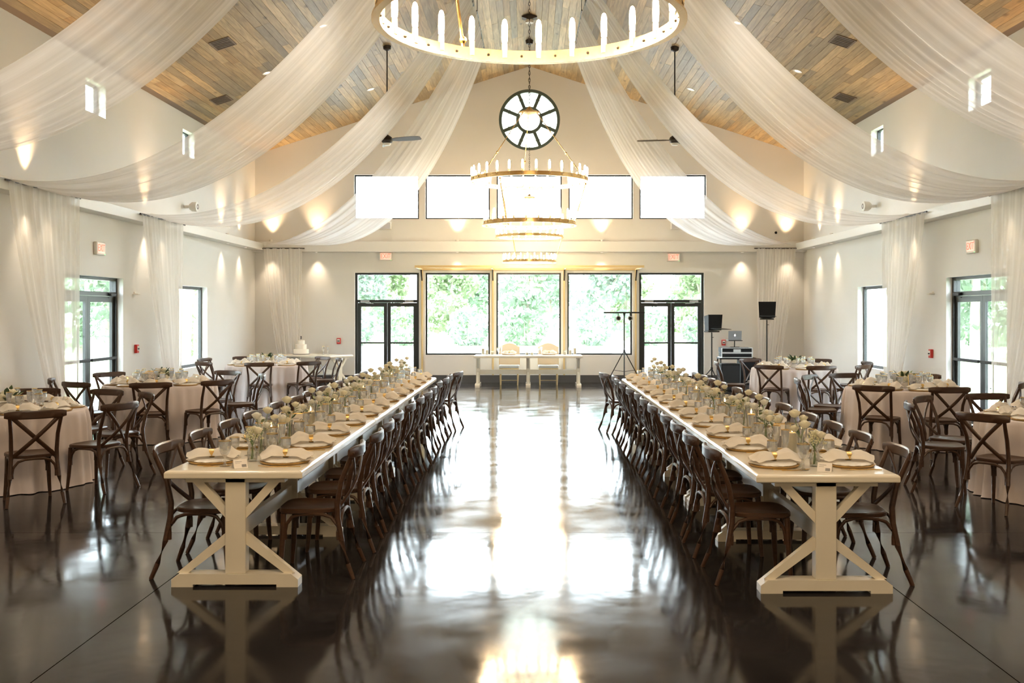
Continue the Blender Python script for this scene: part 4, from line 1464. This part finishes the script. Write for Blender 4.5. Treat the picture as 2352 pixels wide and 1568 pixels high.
TABLES = {  # name: (centre, chairs by rail position, n places, angle of the first place)
    'near left': ((-5.45, 10.40), [(-4.58, 9.22), (-4.16, 10.02), (-4.42, 11.13), (-5.0, 11.62), (-5.85, 11.80)], 9),
    'middle left': ((-5.27, 14.22), [(-6.24, 14.98), (-4.94, 13.02), (-4.30, 13.45), (-4.72, 15.42), (-4.05, 14.62), (-6.37, 13.75), (-5.85, 13.12)], 9),
    'far left': ((-5.12, 19.40), [(-4.92, 18.18), (-4.17, 18.55), (-4.33, 20.40), (-3.93, 19.79), (-5.80, 20.45), (-5.90, 18.45), (-6.34, 19.75)], 8),
    'near right': ((5.20, 9.72), [(4.14, 8.98), (3.98, 10.04), (4.32, 10.66), (5.12, 10.98)], 9),
    'middle right': ((5.08, 13.48), [(4.36, 12.48), (5.10, 12.22), (4.72, 14.68), (5.72, 14.55), (3.87, 13.70), (4.12, 14.36), (6.16, 12.96)], 9),
    'far right': ((4.87, 18.30), [(3.70, 18.50), (4.22, 17.28), (4.95, 17.06), (4.40, 19.45), (5.55, 19.30), (6.05, 18.42), (5.68, 17.36)], 8)}
rr_ = random.Random(77)
for ti, (tn, ((cx, cy_), chs, npl)) in enumerate(TABLES.items()):
    RTAB.place((cx, cy_, 0), 0.3 * ti, 'round dining table under the blush cloth, %s' % tn, 'table', 'round tables')
    CLOTH.place((cx, cy_, 0), 0.7 * ti, 'floor-length blush tablecloth on the %s round table' % tn, 'tablecloth', 'round tablecloths')
    put(CP[1 if 'middle' in tn else 0], cx, cy_, 0.7665, rr_.uniform(0, 6), 'bowl of cream roses and greenery on the %s round table' % tn, 'flowers', 'rose centrepieces on round tables')
    order = sorted(chs, key=lambda p: (math.degrees(math.atan2(p[1] - cy_, p[0] - cx)) + 450) % 360)
    for i, (x, y) in enumerate(order):
        d = Vector((x - cx, y - cy_))
        r = min(max(d.length, 1.34), 1.52)
        d.normalize()
        a = math.atan2(-d.y, -d.x)
        CHAIR.place((cx + d.x * r, cy_ + d.y * r, 0), a - PI / 2 + rr_.uniform(-.08, .08), 'dark brown cross-back chair, %s counter-clockwise from the front, %s round table' % (ORD[i], tn), 'chair', 'chairs around the %s round table' % tn)
    a0 = math.atan2(order[0][1] - cy_, order[0][0] - cx)
    for i in range(npl):
        a = a0 + 2 * PI * i / npl
        c, s = math.cos(a), math.sin(a)
        w = '%s counter-clockwise from the front, %s round table' % (ORD[i], tn)
        z = 0.7665
        put(CHARGER, cx + c * .575, cy_ + s * .575, z, 0, 'gold-brown charger plate, ' + w, 'plate', 'charger plates on round tables')
        put(PLATE, cx + c * .575, cy_ + s * .575, z + 0.0125, 0, 'scalloped cream plate, ' + w, 'plate', 'plates on round tables')
        put(rr_.choice(NAPKIN), cx + c * .575, cy_ + s * .575, z + 0.0345, a + PI / 2 + rr_.uniform(-.2, .2), 'ringed cream napkin, ' + w, 'napkin', 'napkins on round tables')
        put(GOBLET, cx + math.cos(a + .16) * .335, cy_ + math.sin(a + .16) * .335, z, 0, 'gold-rimmed crystal goblet, ' + w, 'glass', 'goblets on round tables')
        put(FLUTE, cx + math.cos(a - .12) * .30, cy_ + math.sin(a - .12) * .30, z, 0, 'gold-rimmed champagne flute, ' + w, 'glass', 'flutes on round tables')
put(FRAME, 5.10, 13.245, 0.768, 0.3, 'small gold-framed table card on the middle right round table', 'photo card', 'table cards')
put(FRAME, -5.33, 13.985, 0.768, 0.3, 'small gold-framed table card on the middle left round table', 'photo card', 'table cards')

# ------------------------------------------------------------------ gold frame on the back wall
fr = thing('gold_canopy_frame', 'slim gold canopy frame with posts around the back windows', 'frame', (0, WY1, 0))
for x in (-2.735, -0.93, 0.885, 2.71):
    MB().box((x - 0.024, -0.05, 0.19), (x + 0.024, -0.001, 2.86), 0.004).build('post', 'gold_paint', fr, smooth=False)
    MB().bar((x, -0.035, 2.60), (x, -0.26, 2.86), 0.03, 0.03).build('bracket', 'bronze', fr, smooth=False)
    MB().box((x - 0.02, -1.41, 2.865), (x + 0.02, -0.001, 2.895)).build('canopy_rib', 'gold_paint', fr, smooth=False)
MB().box((-2.80, -0.06, 2.86), (2.80, -0.001, 2.92)).build('wall_rail', 'gold_paint', fr, smooth=False)
MB().box((-2.76, -1.47, 2.86), (2.76, -1.41, 2.92)).build('front_rail', 'gold_paint', fr, smooth=False)

# ------------------------------------------------------------------ couple's table before the windows
SY = 24.05
trestle('trestle_table', 'white trestle table for two before the back windows', 2.60, 0.80, (-0.03, SY, 0), PI / 2, 3)
def throne(x, label):
    t = thing('upholstered_chair', label, 'chair', (x, SY + 0.62, 0), 0, 'two upholstered chairs at the couple\'s table')
    poly = [(-.245, .50), (.245, .50), (.245, .92)] + [(.245 - .49 * i / 10, .92 + .09 * math.sin(PI * i / 10) ** 1.3) for i in range(1, 10)] + [(-.245, .92)]
    MB().prism(poly, .16, .23).build('backrest', 'chair_linen', t, smooth=False)
    MB().prism([(x_ * 1.06, 0.755 + (z_ - 0.755) * 1.04) for x_, z_ in poly], .175, .215).build('back_frame', 'gold_paint', t, smooth=False)
    MB().box((-.25, -.25, .42), (.25, .19, .49), .02).build('seat', 'seat_white', t)
    MB().box((-.24, -.24, .37), (.24, .20, .42), .004).build('seat_frame', 'gold_paint', t, smooth=False)
    for sx in (-1, 1):
        for sy in (-.22, .18):
            MB().tube([(sx * .21, sy, .40), (sx * .215, sy, .2), (sx * .21, sy, 0)], [.024, .02, .015], 8).build('leg', 'gold_paint', t)
        MB().tube([(sx * .205, .195, .40), (sx * .205, .20, .55)], .015, 6).build('back_post', 'gold_paint', t)
    MB().tube([(-.21, -.22, .12), (.21, -.22, .12)], .008, 6).build('stretcher', 'gold_paint', t)
    return t
throne(-0.50, 'cream upholstered chair with gold legs, left at the couple\'s table')
throne(0.47, 'cream upholstered chair with gold legs, right at the couple\'s table')
for i, (x, nm) in enumerate(((-0.50, 'left'), (0.47, 'right'))):
    put(CHARGER, x, SY + .18, TZ, 0, 'charger plate on the couple\'s table, ' + nm + ' setting', 'plate', 'settings of the couple\'s table')
    put(PLATE, x, SY + .18, TZ + .0125, 0, 'cream plate on the couple\'s table, ' + nm + ' setting', 'plate', 'settings of the couple\'s table')
    put(NAPKIN[i], x, SY + .18, TZ + .0345, 0.2, 'cream napkin on the couple\'s table, ' + nm + ' setting', 'napkin', 'settings of the couple\'s table')
    for j, P in enumerate((GOBLET, FLUTE)):
        put(P, x - 0.25 + 0.07 * j, SY + .06, TZ, 0, '%s on the couple\'s table, %s setting' % (['crystal goblet', 'champagne flute'][j], nm), 'glass', 'glasses of the couple\'s table')
for i, (x, y, hgt) in enumerate(((-1.12, 0.05, 1.25), (-1.02, -0.10, 1.0), (-0.90, 0.08, 0.55), (0.86, 0.08, 0.6), (0.98, -0.08, 1.0), (1.10, 0.05, 1.35), (-0.06, 0.05, 0.5), (0.06, -0.03, 0.5))):
    h = put(HURR, x, SY + y, TZ, 0, 'glass candle cylinder on the couple\'s table, %s from the left' % ORD[[0, 1, 2, 5, 6, 7, 3, 4][i]], 'candle holder', 'candle glasses of the couple\'s table')
    h.scale = (0.75, 0.75, hgt * 0.8)
    c = put(CANDLE, x, SY + y, TZ + 0.0105 * hgt * 0.8 + .001, 0, 'white pillar candle on the couple\'s table, %s from the left' % ORD[[0, 1, 2, 5, 6, 7, 3, 4][i]], 'candle', 'candles of the couple\'s table')
    c.scale = (0.8, 0.8, hgt * 0.75)

# ------------------------------------------------------------------ cake table
crz = math.atan2(0.82, 0.5) - PI / 2 + PI / 2
cdir = Vector((0.84, -0.54)).normalized()
cc = Vector((-5.22, 24.28))
trestle('trestle_table', 'small white trestle table carrying the cake in the left corner', 1.75, 0.80, (cc.x, cc.y, 0), math.atan2(cdir.y, cdir.x) - PI / 2, 2)
ck = thing('wedding_cake', 'three-tier ivory wedding cake with a black topper', 'cake', (-5.62, 24.50, TZ))
MB().lathe([(0.20, 0), (0.20, 0.012)], 32).build('cake_board', 'bronze', ck)
for r, z0, z1 in ((0.185, .012, .125), (0.135, .125, .245), (0.090, .245, .345)):
    MB().lathe([(r, z0), (r, z1 - .008), (r - .008, z1), (0.01, z1)], 36).build('tier', 'icing', ck)
mb = MB().bar((0, 0, .345), (0, 0, .37), .004, .004)
mb.prism([(-.02, .37), (.02, .37), (.012, .40), (.022, .42), (.008, .455), (-.006, .44), (-.022, .45), (-.012, .405)], -.002, .002)
mb.build('topper', 'ink', ck, smooth=False)
for i, (x, y) in enumerate(((-4.98, 24.06), (-4.86, 24.00))):
    put(FLUTE, x, y, TZ, 0, 'champagne flute on the cake table, ' + ['left', 'right'][i] + ' of two', 'glass', 'flutes beside the cake')

# ------------------------------------------------------------------ DJ gear
def tripod(root, h, spread, joint, m='black_metal'):
    MB().tube([(0, 0, 0.10), (0, 0, h)], [0.017, 0.015], 10).build('pole', m, root)
    MB().tube([(0, 0, joint - .03), (0, 0, joint + .05)], 0.028, 10).build('collar', m, root)
    for k in range(3):
        a = 2 * PI * k / 3 + 0.4
        c, s = math.cos(a), math.sin(a)
        lg = MB().tube([(0.02 * c, 0.02 * s, joint), (spread * c, spread * s, 0.01)], 0.012, 8).build('leg', m, root)
        MB().ball((spread * c, spread * s, 0.012), 0.016, 8, 4, (1, 1, .7)).build('rubber_foot', 'black_plastic', lg)
        MB().tube([(0, 0, joint * 0.42), (spread * .55 * c, spread * .55 * s, joint * 0.45)], 0.007, 6).build('strut', m, root)
ls = thing('light_stand', 'black T-bar light stand on a tripod before the right window', 'light stand', (2.31, 24.25, 0), 0.03)
tripod(ls, 1.77, 0.52, 0.83)
MB().box((-0.50, -0.02, 1.765), (0.50, 0.02, 1.80), .004).build('cross_bar', 'black_metal', ls, smooth=False)
MB().prism([(-.03, 1.765), (.03, 1.765), (.012, 1.68), (-.012, 1.68)], -.015, .015).build('bar_clamp', 'black_metal', ls, smooth=False)
for x in (-0.15, 0.14):
    mb = MB()
    rings = []
    for y, r in ((-.07, .055), (-.06, .06), (.02, .055), (.06, .035)):
        rings.append([(x + r * math.cos(2 * PI * k / 16), y, 1.645 + r * math.sin(2 * PI * k / 16)) for k in range(16)])
    pl_ = mb.rings(rings).build('par_light', 'black_plastic', ls)
    annulus(MB(), .038, .060, -.076, -.070, 20, x, 1.645).build('lens_ring', 'steel', pl_)
    MB().box((x - .008, -.01, 1.70), (x + .008, .01, 1.766)).build('yoke', 'black_metal', pl_, smooth=False)
def speaker(x, y, z, rz, label):
    t = thing('loudspeaker', label, 'loudspeaker', (x, y, z), rz, 'loudspeakers on stands')
    poly = [(-.19, .0), (.17, .0), (.20, .20), (.17, .37), (-.19, .40), (-.21, .20)]
    mb = MB()
    f = [(-.185, -.14, 0.02), (.185, -.14, 0.02), (.205, -.16, .40), (-.205, -.16, .40)]
    b = [(-.10, .15, .0), (.10, .15, .0), (.11, .17, .36), (-.11, .17, .36)]
    mb.rings([f, b]).build('cabinet', 'black_plastic', t, smooth=False)
    MB().rings([[(-.17, -.150, .045), (.17, -.150, .045), (.19, -.168, .385), (-.19, -.168, .385)], [(-.17, -.142, .045), (.17, -.142, .045), (.19, -.160, .385), (-.19, -.160, .385)]]).build('grille', 'black_metal', t, smooth=False)
    MB().lathe([(0.016, -.004), (0.016, .0)], 16).build('badge', 'steel', t)
    bd = t.children[-1]
    bd.rotation_euler = (PI / 2, 0, 0)
    bd.location = (0, -.160, .21)
    MB().box((-.16, -.10, -.03), (.16, .10, .0), .004).build('mount_plate', 'black_metal', t, smooth=False)
    return t
for (x, y, h, rz, lb) in ((4.45, 24.3, 1.30, 0.42, 'shorter of two black loudspeakers, beside the right glass door'), (5.70, 23.9, 1.61, -0.18, 'taller black loudspeaker near the right curtain')):
    st = thing('speaker_stand', 'black tripod stand under the ' + ('shorter' if h < 1.5 else 'taller') + ' loudspeaker', 'speaker stand', (x, y, 0), 0.5, 'speaker stands')
    tripod(st, h, 0.36, 0.40)
    MB().bar((0.0, 0, h - .12), (.06, 0, h - .12), .012, .012).build('knob', 'black_plastic', st, smooth=False)
    speaker(x, y, h + 0.035, rz, lb)
dj = thing('dj_stand', 'black folding stand under the flight case', 'stand', (4.84, 23.3, 0), 0)
MB().box((-.42, -.22, .70), (.42, .22, .735), .004).build('stand_top', 'black_plastic', dj, smooth=False)
for sx in (-1, 1):
    for sy in (-1, 1):
        MB().tube([(sx * .40, sy * .20, .70), (sx * .40, sy * .20, 0.0)], .014, 8).build('leg', 'black_metal', dj)
MB().box((.06, -.21, .10), (.41, .21, .69)).build('skirt', 'black_plastic', dj, smooth=False)
sb = thing('bass_speaker', 'black bass speaker box on the floor before the flight case', 'loudspeaker', (4.56, 22.80, 0), 0.05)
MB().box((-.215, -.2, .0), (.215, .2, .62), .012).build('cabinet', 'black_plastic', sb, smooth=False)
MB().box((-.19, -.206, .03), (.19, -.201, .58)).build('grille', 'black_metal', sb, smooth=False)
MB().box((.11, -.2115, .06), (.14, -.2065, .09)).build('badge', 'steel', sb, smooth=False)
fc = thing('flight_case', 'black and silver flight case holding the mixer', 'case', (4.80, 23.24, .736), 0)
MB().box((-.34, -.22, .0), (.34, .22, .11), .004).build('case_tray', 'black_plastic', fc, smooth=False)
MB().box((-.345, -.225, .118), (.345, .225, .235), .004).build('case_lid', 'black_plastic', fc, smooth=False)
for z in (0.0, .098, .118, .222):
    MB().box((-.352, -.232, z), (.352, -.220, z + .016)).build('metal_edge', 'aluminium', fc, smooth=False)
for sx in (-1, 1):
    MB().box((sx * .352 - .008, -.232, .0), (sx * .352 + .008, .226, .016)).build('metal_edge', 'aluminium', fc, smooth=False)
    MB().box((sx * .352 - .01, -.234, .0), (sx * .352 + .01, -.222, .238)).build('metal_edge', 'aluminium', fc, smooth=False)
MB().box((-.085, -.236, .135), (.085, -.225, .20), .003).build('handle_plate', 'aluminium', fc, smooth=False)
lp = thing('laptop_stand', 'black laptop stand on the flight case', 'stand', (4.80, 23.28, .972), 0)
MB().box((-.10, -.08, 0), (.10, .08, .012)).build('stand_foot', 'black_metal', lp, smooth=False)
MB().tube([(0, .03, .01), (0, .02, .15)], .012, 8).build('stand_post', 'black_metal', lp)
MB().box((-.16, -.12, .15), (.16, .12, .165), .003).build('stand_tray', 'black_metal', lp, smooth=False)
lt = thing('laptop', 'open silver laptop with a glowing emblem on the lid', 'laptop', (4.78, 23.28, 1.138), 0)
MB().box((-.155, -.11, 0), (.155, .11, .012), .003).build('keyboard_base', 'laptop_grey', lt, smooth=False)
lid = MB().box((-.155, 0, 0), (.155, .006, .21), .002).build('lid', 'laptop_grey', lt, smooth=False)
lid.location = (0, -.11, .012)
lid.rotation_euler = (0.14, 0, 0)
pts = [(0.020 * math.cos(2 * PI * k / 20) * (1 - 0.12 * (abs(math.cos(PI * k / 20 * 2)) < 0.2)), .105 + .022 * math.sin(2 * PI * k / 20)) for k in range(20)]
MB().prism(pts, -.0016, -.0004).prism([(0.0, .130), (.006, .134), (.010, .144), (.003, .140)], -.0016, -.0004).build('emblem', 'logo_white', lid, smooth=False)

# ------------------------------------------------------------------ fans
def fan(x, y, z, label, rz):
    t = thing('ceiling_fan', label, 'fan', (x, y, 0), rz, 'ceiling fans')
    sp_ = -0.34
    zc = APEX - PITCH * abs(x) - 0.02
    MB().lathe([(0.02, zc - .10), (0.075, zc - .07), (0.085, zc - .0)], 20).build('canopy', 'bronze', t)
    MB().tube([(0, 0, z + .1), (0, 0, zc - .06)], 0.014, 8).build('down_rod', 'bronze', t)
    MB().lathe([(0.03, z - .06), (0.10, z - .045), (0.12, z), (0.10, z + .06), (0.03, z + .11)], 24).build('motor', 'bronze', t)
    MB().lathe([(0.01, z - .105), (0.06, z - .10), (0.08, z - .07), (0.08, z - .058)], 20).build('lamp_bowl', 'white_plastic', t)
    for k in range(3):
        a = 2 * PI * k / 3
        c, s = math.cos(a), math.sin(a)
        rings = []
        for r, w in ((0.11, .04), (0.22, .065), (0.55, .08), (0.72, .065), (0.75, .04)):
            px, py = -s, c
            rings.append([(r * c + px * w, r * s + py * w, z + .012 + sp_ * w), (r * c - px * w, r * s - py * w, z + .012 - sp_ * w), (r * c - px * w, r * s - py * w, z + .004 - sp_ * w), (r * c + px * w, r * s + py * w, z + .004 + sp_ * w)])
        MB().rings(rings).build('blade', 'fan_blade', t, smooth=False)
fan(-2.86, 20.0, 5.24, 'dark three-blade ceiling fan on the left side', -0.35)
fan(2.92, 20.0, 5.24, 'dark three-blade ceiling fan on the right side', 3.0)

# ------------------------------------------------------------------ ceiling fittings
def on_ceiling(o, x, y):
    sgn = 1 if x > 0 else -1
    o.location = (x, y, APEX - PITCH * abs(x) - 0.017)
    o.rotation_euler = (0, sgn * ca, 0)
def ceil_pt(px, py):
    k = abs(px - 1216) / 2287
    Y = (APEX - 1.78) / ((718 - py) / 2287 + PITCH * k)
    return ((px - 1216) / 2287 * Y, Y)
for i, (px, py, lb) in enumerate(((511, 97, 'upper left'), (508, 227, 'lower left'), (1935, 92, 'upper right'), (1940, 222, 'lower right'))):
    v = thing('ceiling_vent', 'brown slatted air vent in the boards, ' + lb + ' of four', 'vent', (0, 0, 0), 0, 'ceiling vents')
    on_ceiling(v, *ceil_pt(px, py))
    MB().box((-.16, -.22, -.006), (.16, .22, .0)).build('backing', 'vent_dark', v, smooth=False)
    f_ = MB().box((-.18, -.24, -.014), (-.15, .24, -.001)).box((.15, -.24, -.014), (.18, .24, -.001)).box((-.15, -.24, -.014), (.15, -.21, -.001)).box((-.15, .21, -.014), (.15, .24, -.001))
    f_.build('frame', 'vent_brown', v, smooth=False)
    for k in range(5):
        MB().box((-.15, -.16 + k * .075, -.013), (.15, -.135 + k * .075, -.007)).build('slat', 'vent_brown', v, smooth=False)
rf = thing('ridge_spotlight', 'small brown ridge bracket with a white lamp above the hall', 'ceiling light', (0.0, 21.0, 0))
MB().prism([(-.16, APEX - .075), (0, APEX - .025), (.16, APEX - .075), (.16, APEX - .09), (0, APEX - .14), (-.16, APEX - .09)], -.10, .10).build('bracket', 'bronze', rf, smooth=False)
MB().lathe([(0.05, APEX - .20), (0.085, APEX - .19), (0.085, APEX - .13), (0.03, APEX - .12)], 20).build('lamp_head', 'white_plastic', rf)
def can_light(x, y, lb):
    v = thing('recessed_light', lb, 'ceiling light', (0, 0, 0), 0, 'recessed ceiling lights')
    on_ceiling(v, x, y)
    MB().lathe([(0.055, -.004), (0.085, -.012), (0.092, -.006), (0.092, .0)], 24).build('trim_ring', 'white_plastic', v)
    MB().lathe([(0.056, -.004), (0.02, -.003)], 20).build('lens', 'lamp_disc', v)
    d = bpy.data.lights.new('can_lamp', 'SPOT')
    d.energy, d.color = CAN, (1.0, 0.89, 0.74)
    d.spot_size, d.spot_blend, d.shadow_soft_size = math.radians(100), 0.8, 0.05
    o = bpy.data.objects.new('can_lamp', d)
    COL.objects.link(o)
    o.parent = v
    o.location = (0, 0, -0.03)
    o.rotation_euler = (0, -v.rotation_euler[1], 0)
for px, py, lb in ((742, 57, 'upper left'), (851, 203, 'lower left'), (613, 165, 'far left'), (1587, 203, 'lower right'), (1694, 50, 'upper right'), (1832, 161, 'far right')):
    can_light(*ceil_pt(px, py), 'round recessed light in the boards, ' + lb + ' of six in view')
for i, (x, y) in enumerate(((3.65, 12.6), (3.65, 7.5), (3.65, 2.4), (3.65, -2.7), (5.08, 9.1), (5.08, 4.0))):  # out-of-view ceiling lights added to brighten the near tables
    for sg in (-1, 1):
        can_light(sg * x, y, 'unseen recessed light added nearer the viewer on the %s slope, %s of six' % ('left' if sg < 0 else 'right', ORD[i]))

# ------------------------------------------------------------------ wall fittings
def on_wall(o, side, a, z):
    if side == 'left':
        o.location, o.rotation_euler = (-WX, a, z), (0, 0, PI / 2)
    elif side == 'right':
        o.location, o.rotation_euler = (WX, a, z), (0, 0, -PI / 2)
    else:
        o.location, o.rotation_euler = (a, WY1, z), (0, 0, 0)
def text(body, size, parent, loc, material, name, depth=0.002):
    cu = bpy.data.curves.new(name, 'FONT')
    cu.body = body
    cu.size = size
    cu.align_x, cu.align_y = 'CENTER', 'CENTER'
    cu.extrude = depth
    cu.materials.append(MATS[material])
    tmp = link(name, cu)
    bpy.context.view_layer.update()
    me = bpy.data.meshes.new_from_object(tmp)
    bpy.data.objects.remove(tmp)
    o = link(name, me, parent, loc)
    o.rotation_euler = (PI / 2, 0, 0)
    return o
def exit_sign(side, a, z, label):
    t = thing('exit_sign', label, 'exit sign', (0, 0, 0), 0, 'lit exit signs')
    on_wall(t, side, a, z)
    MB().box((-.165, -.055, -.105), (.165, -.001, .105), .008).build('housing', 'white_plastic', t, smooth=False)
    MB().box((-.13, -.058, -.075), (.13, -.0555, .085)).build('sign_face', 'exit_face', t, smooth=False)
    text('EXIT', 0.17, t, (0, -.0605, .005), 'exit_red', 'lettering').scale = (0.72, 1.0, 1.0)
    MB().ball((.14, -.056, -.09), .006, 6, 4).build('indicator', 'green_led', t)
exit_sign('left', 16.15, 2.82, 'lit red EXIT sign above the left wall door')
exit_sign('right', 15.68, 2.82, 'lit red EXIT sign above the right wall door')
exit_sign('back', -3.66, 3.21, 'lit red EXIT sign above the left back door')
exit_sign('back', 3.67, 3.19, 'lit red EXIT sign above the right back door')
def alarm(side, a, z, label):
    t = thing('fire_alarm', label, 'alarm', (0, 0, 0), 0, 'red fire alarm boxes')
    on_wall(t, side, a, z)
    MB().box((-.05, -.05, -.075), (.05, -.001, .075), .005).build('box', 'red_plastic', t, smooth=False)
    MB().box((-.034, -.056, -.03), (.034, -.051, .05)).build('label_plate', 'white_plastic', t, smooth=False)
    MB().box((-.028, -.064, -.012), (.028, -.057, .012)).build('pull_handle', 'black_plastic', t, smooth=False)
alarm('left', 17.68, 1.14, 'red fire alarm box beside the left wall door')
alarm('right', 17.3, 1.07, 'red fire alarm box beside the right wall door')
alarm('back', -4.86, 1.06, 'red fire alarm box on the back wall near the cake')
alarm('back', 4.95, 1.02, 'red fire alarm box behind the laptop')
for side, y in (('left', 17.62), ('right', 17.25)):
    t = thing('alarm_strobe', 'small white strobe on the %s wall beside the door' % side, 'strobe', (0, 0, 0), 0, 'white strobes')
    on_wall(t, side, y, 2.12)
    MB().box((-.06, -.025, -.07), (.06, -.001, .07), .006).build('plate', 'white_plastic', t, smooth=False)
    MB().lathe([(0.03, 0), (0.025, .025), (0.008, .035)], 14).build('flash_lens', 'white_plastic', t)
    t.children[-1].rotation_euler = (PI / 2, 0, 0)
    t.children[-1].location = (0, -.025, 0)
for side, y in (('left', 20.2), ('right', 20.1)):
    t = thing('wall_speaker', 'small ivory speaker above the ledge on the %s wall' % side, 'speaker', (0, 0, 0), 0, 'ivory wall speakers')
    on_wall(t, side, y, 3.93)
    MB().tube([(0, -.001, 0), (0, -.12, 0)], .03, 10).build('arm', 'white_plastic', t)
    mb = MB()
    rings = []
    for yy, r in ((-.27, .075), (-.26, .10), (-.16, .095), (-.11, .06)):
        rings.append([(r * math.cos(2 * PI * k / 20), yy, r * math.sin(2 * PI * k / 20)) for k in range(20)])
    b_ = mb.rings(rings).build('body', 'white_plastic', t)
    annulus(MB(), .03, .055, -.275, -.269, 20).build('cone_ring', 'vent_brown', b_)
for x, nm in ((-3.66, 'left'), (3.74, 'right')):
    t = thing('wall_speaker', 'grey-white speaker box under the %s clerestory window' % nm, 'speaker', (x, WY1, 3.98), 0, 'speaker boxes on back wall')
    MB().box((-.15, -.22, -.09), (.15, -.03, .09), .008).build('body', 'white_plastic', t, smooth=False)
    MB().box((-.05, -.03, -.05), (.05, -.001, .05)).build('bracket', 'white_plastic', t, smooth=False)
    MB().box((-.135, -.226, -.075), (.135, -.2205, .075)).build('grille', 'planter', t, smooth=False)
t = thing('dome_camera', 'small black dome camera on the back wall at the right', 'camera', (6.28, WY1, 3.82))
MB().lathe([(0.05, 0), (0.05, .02), (0.03, .025)], 20).build('mount', 'white_plastic', t)
MB().ball((0, 0, .035), .034, 14, 8).build('dome', 'black_plastic', t)
for ch in t.children:
    ch.rotation_euler = (PI / 2, 0, 0)
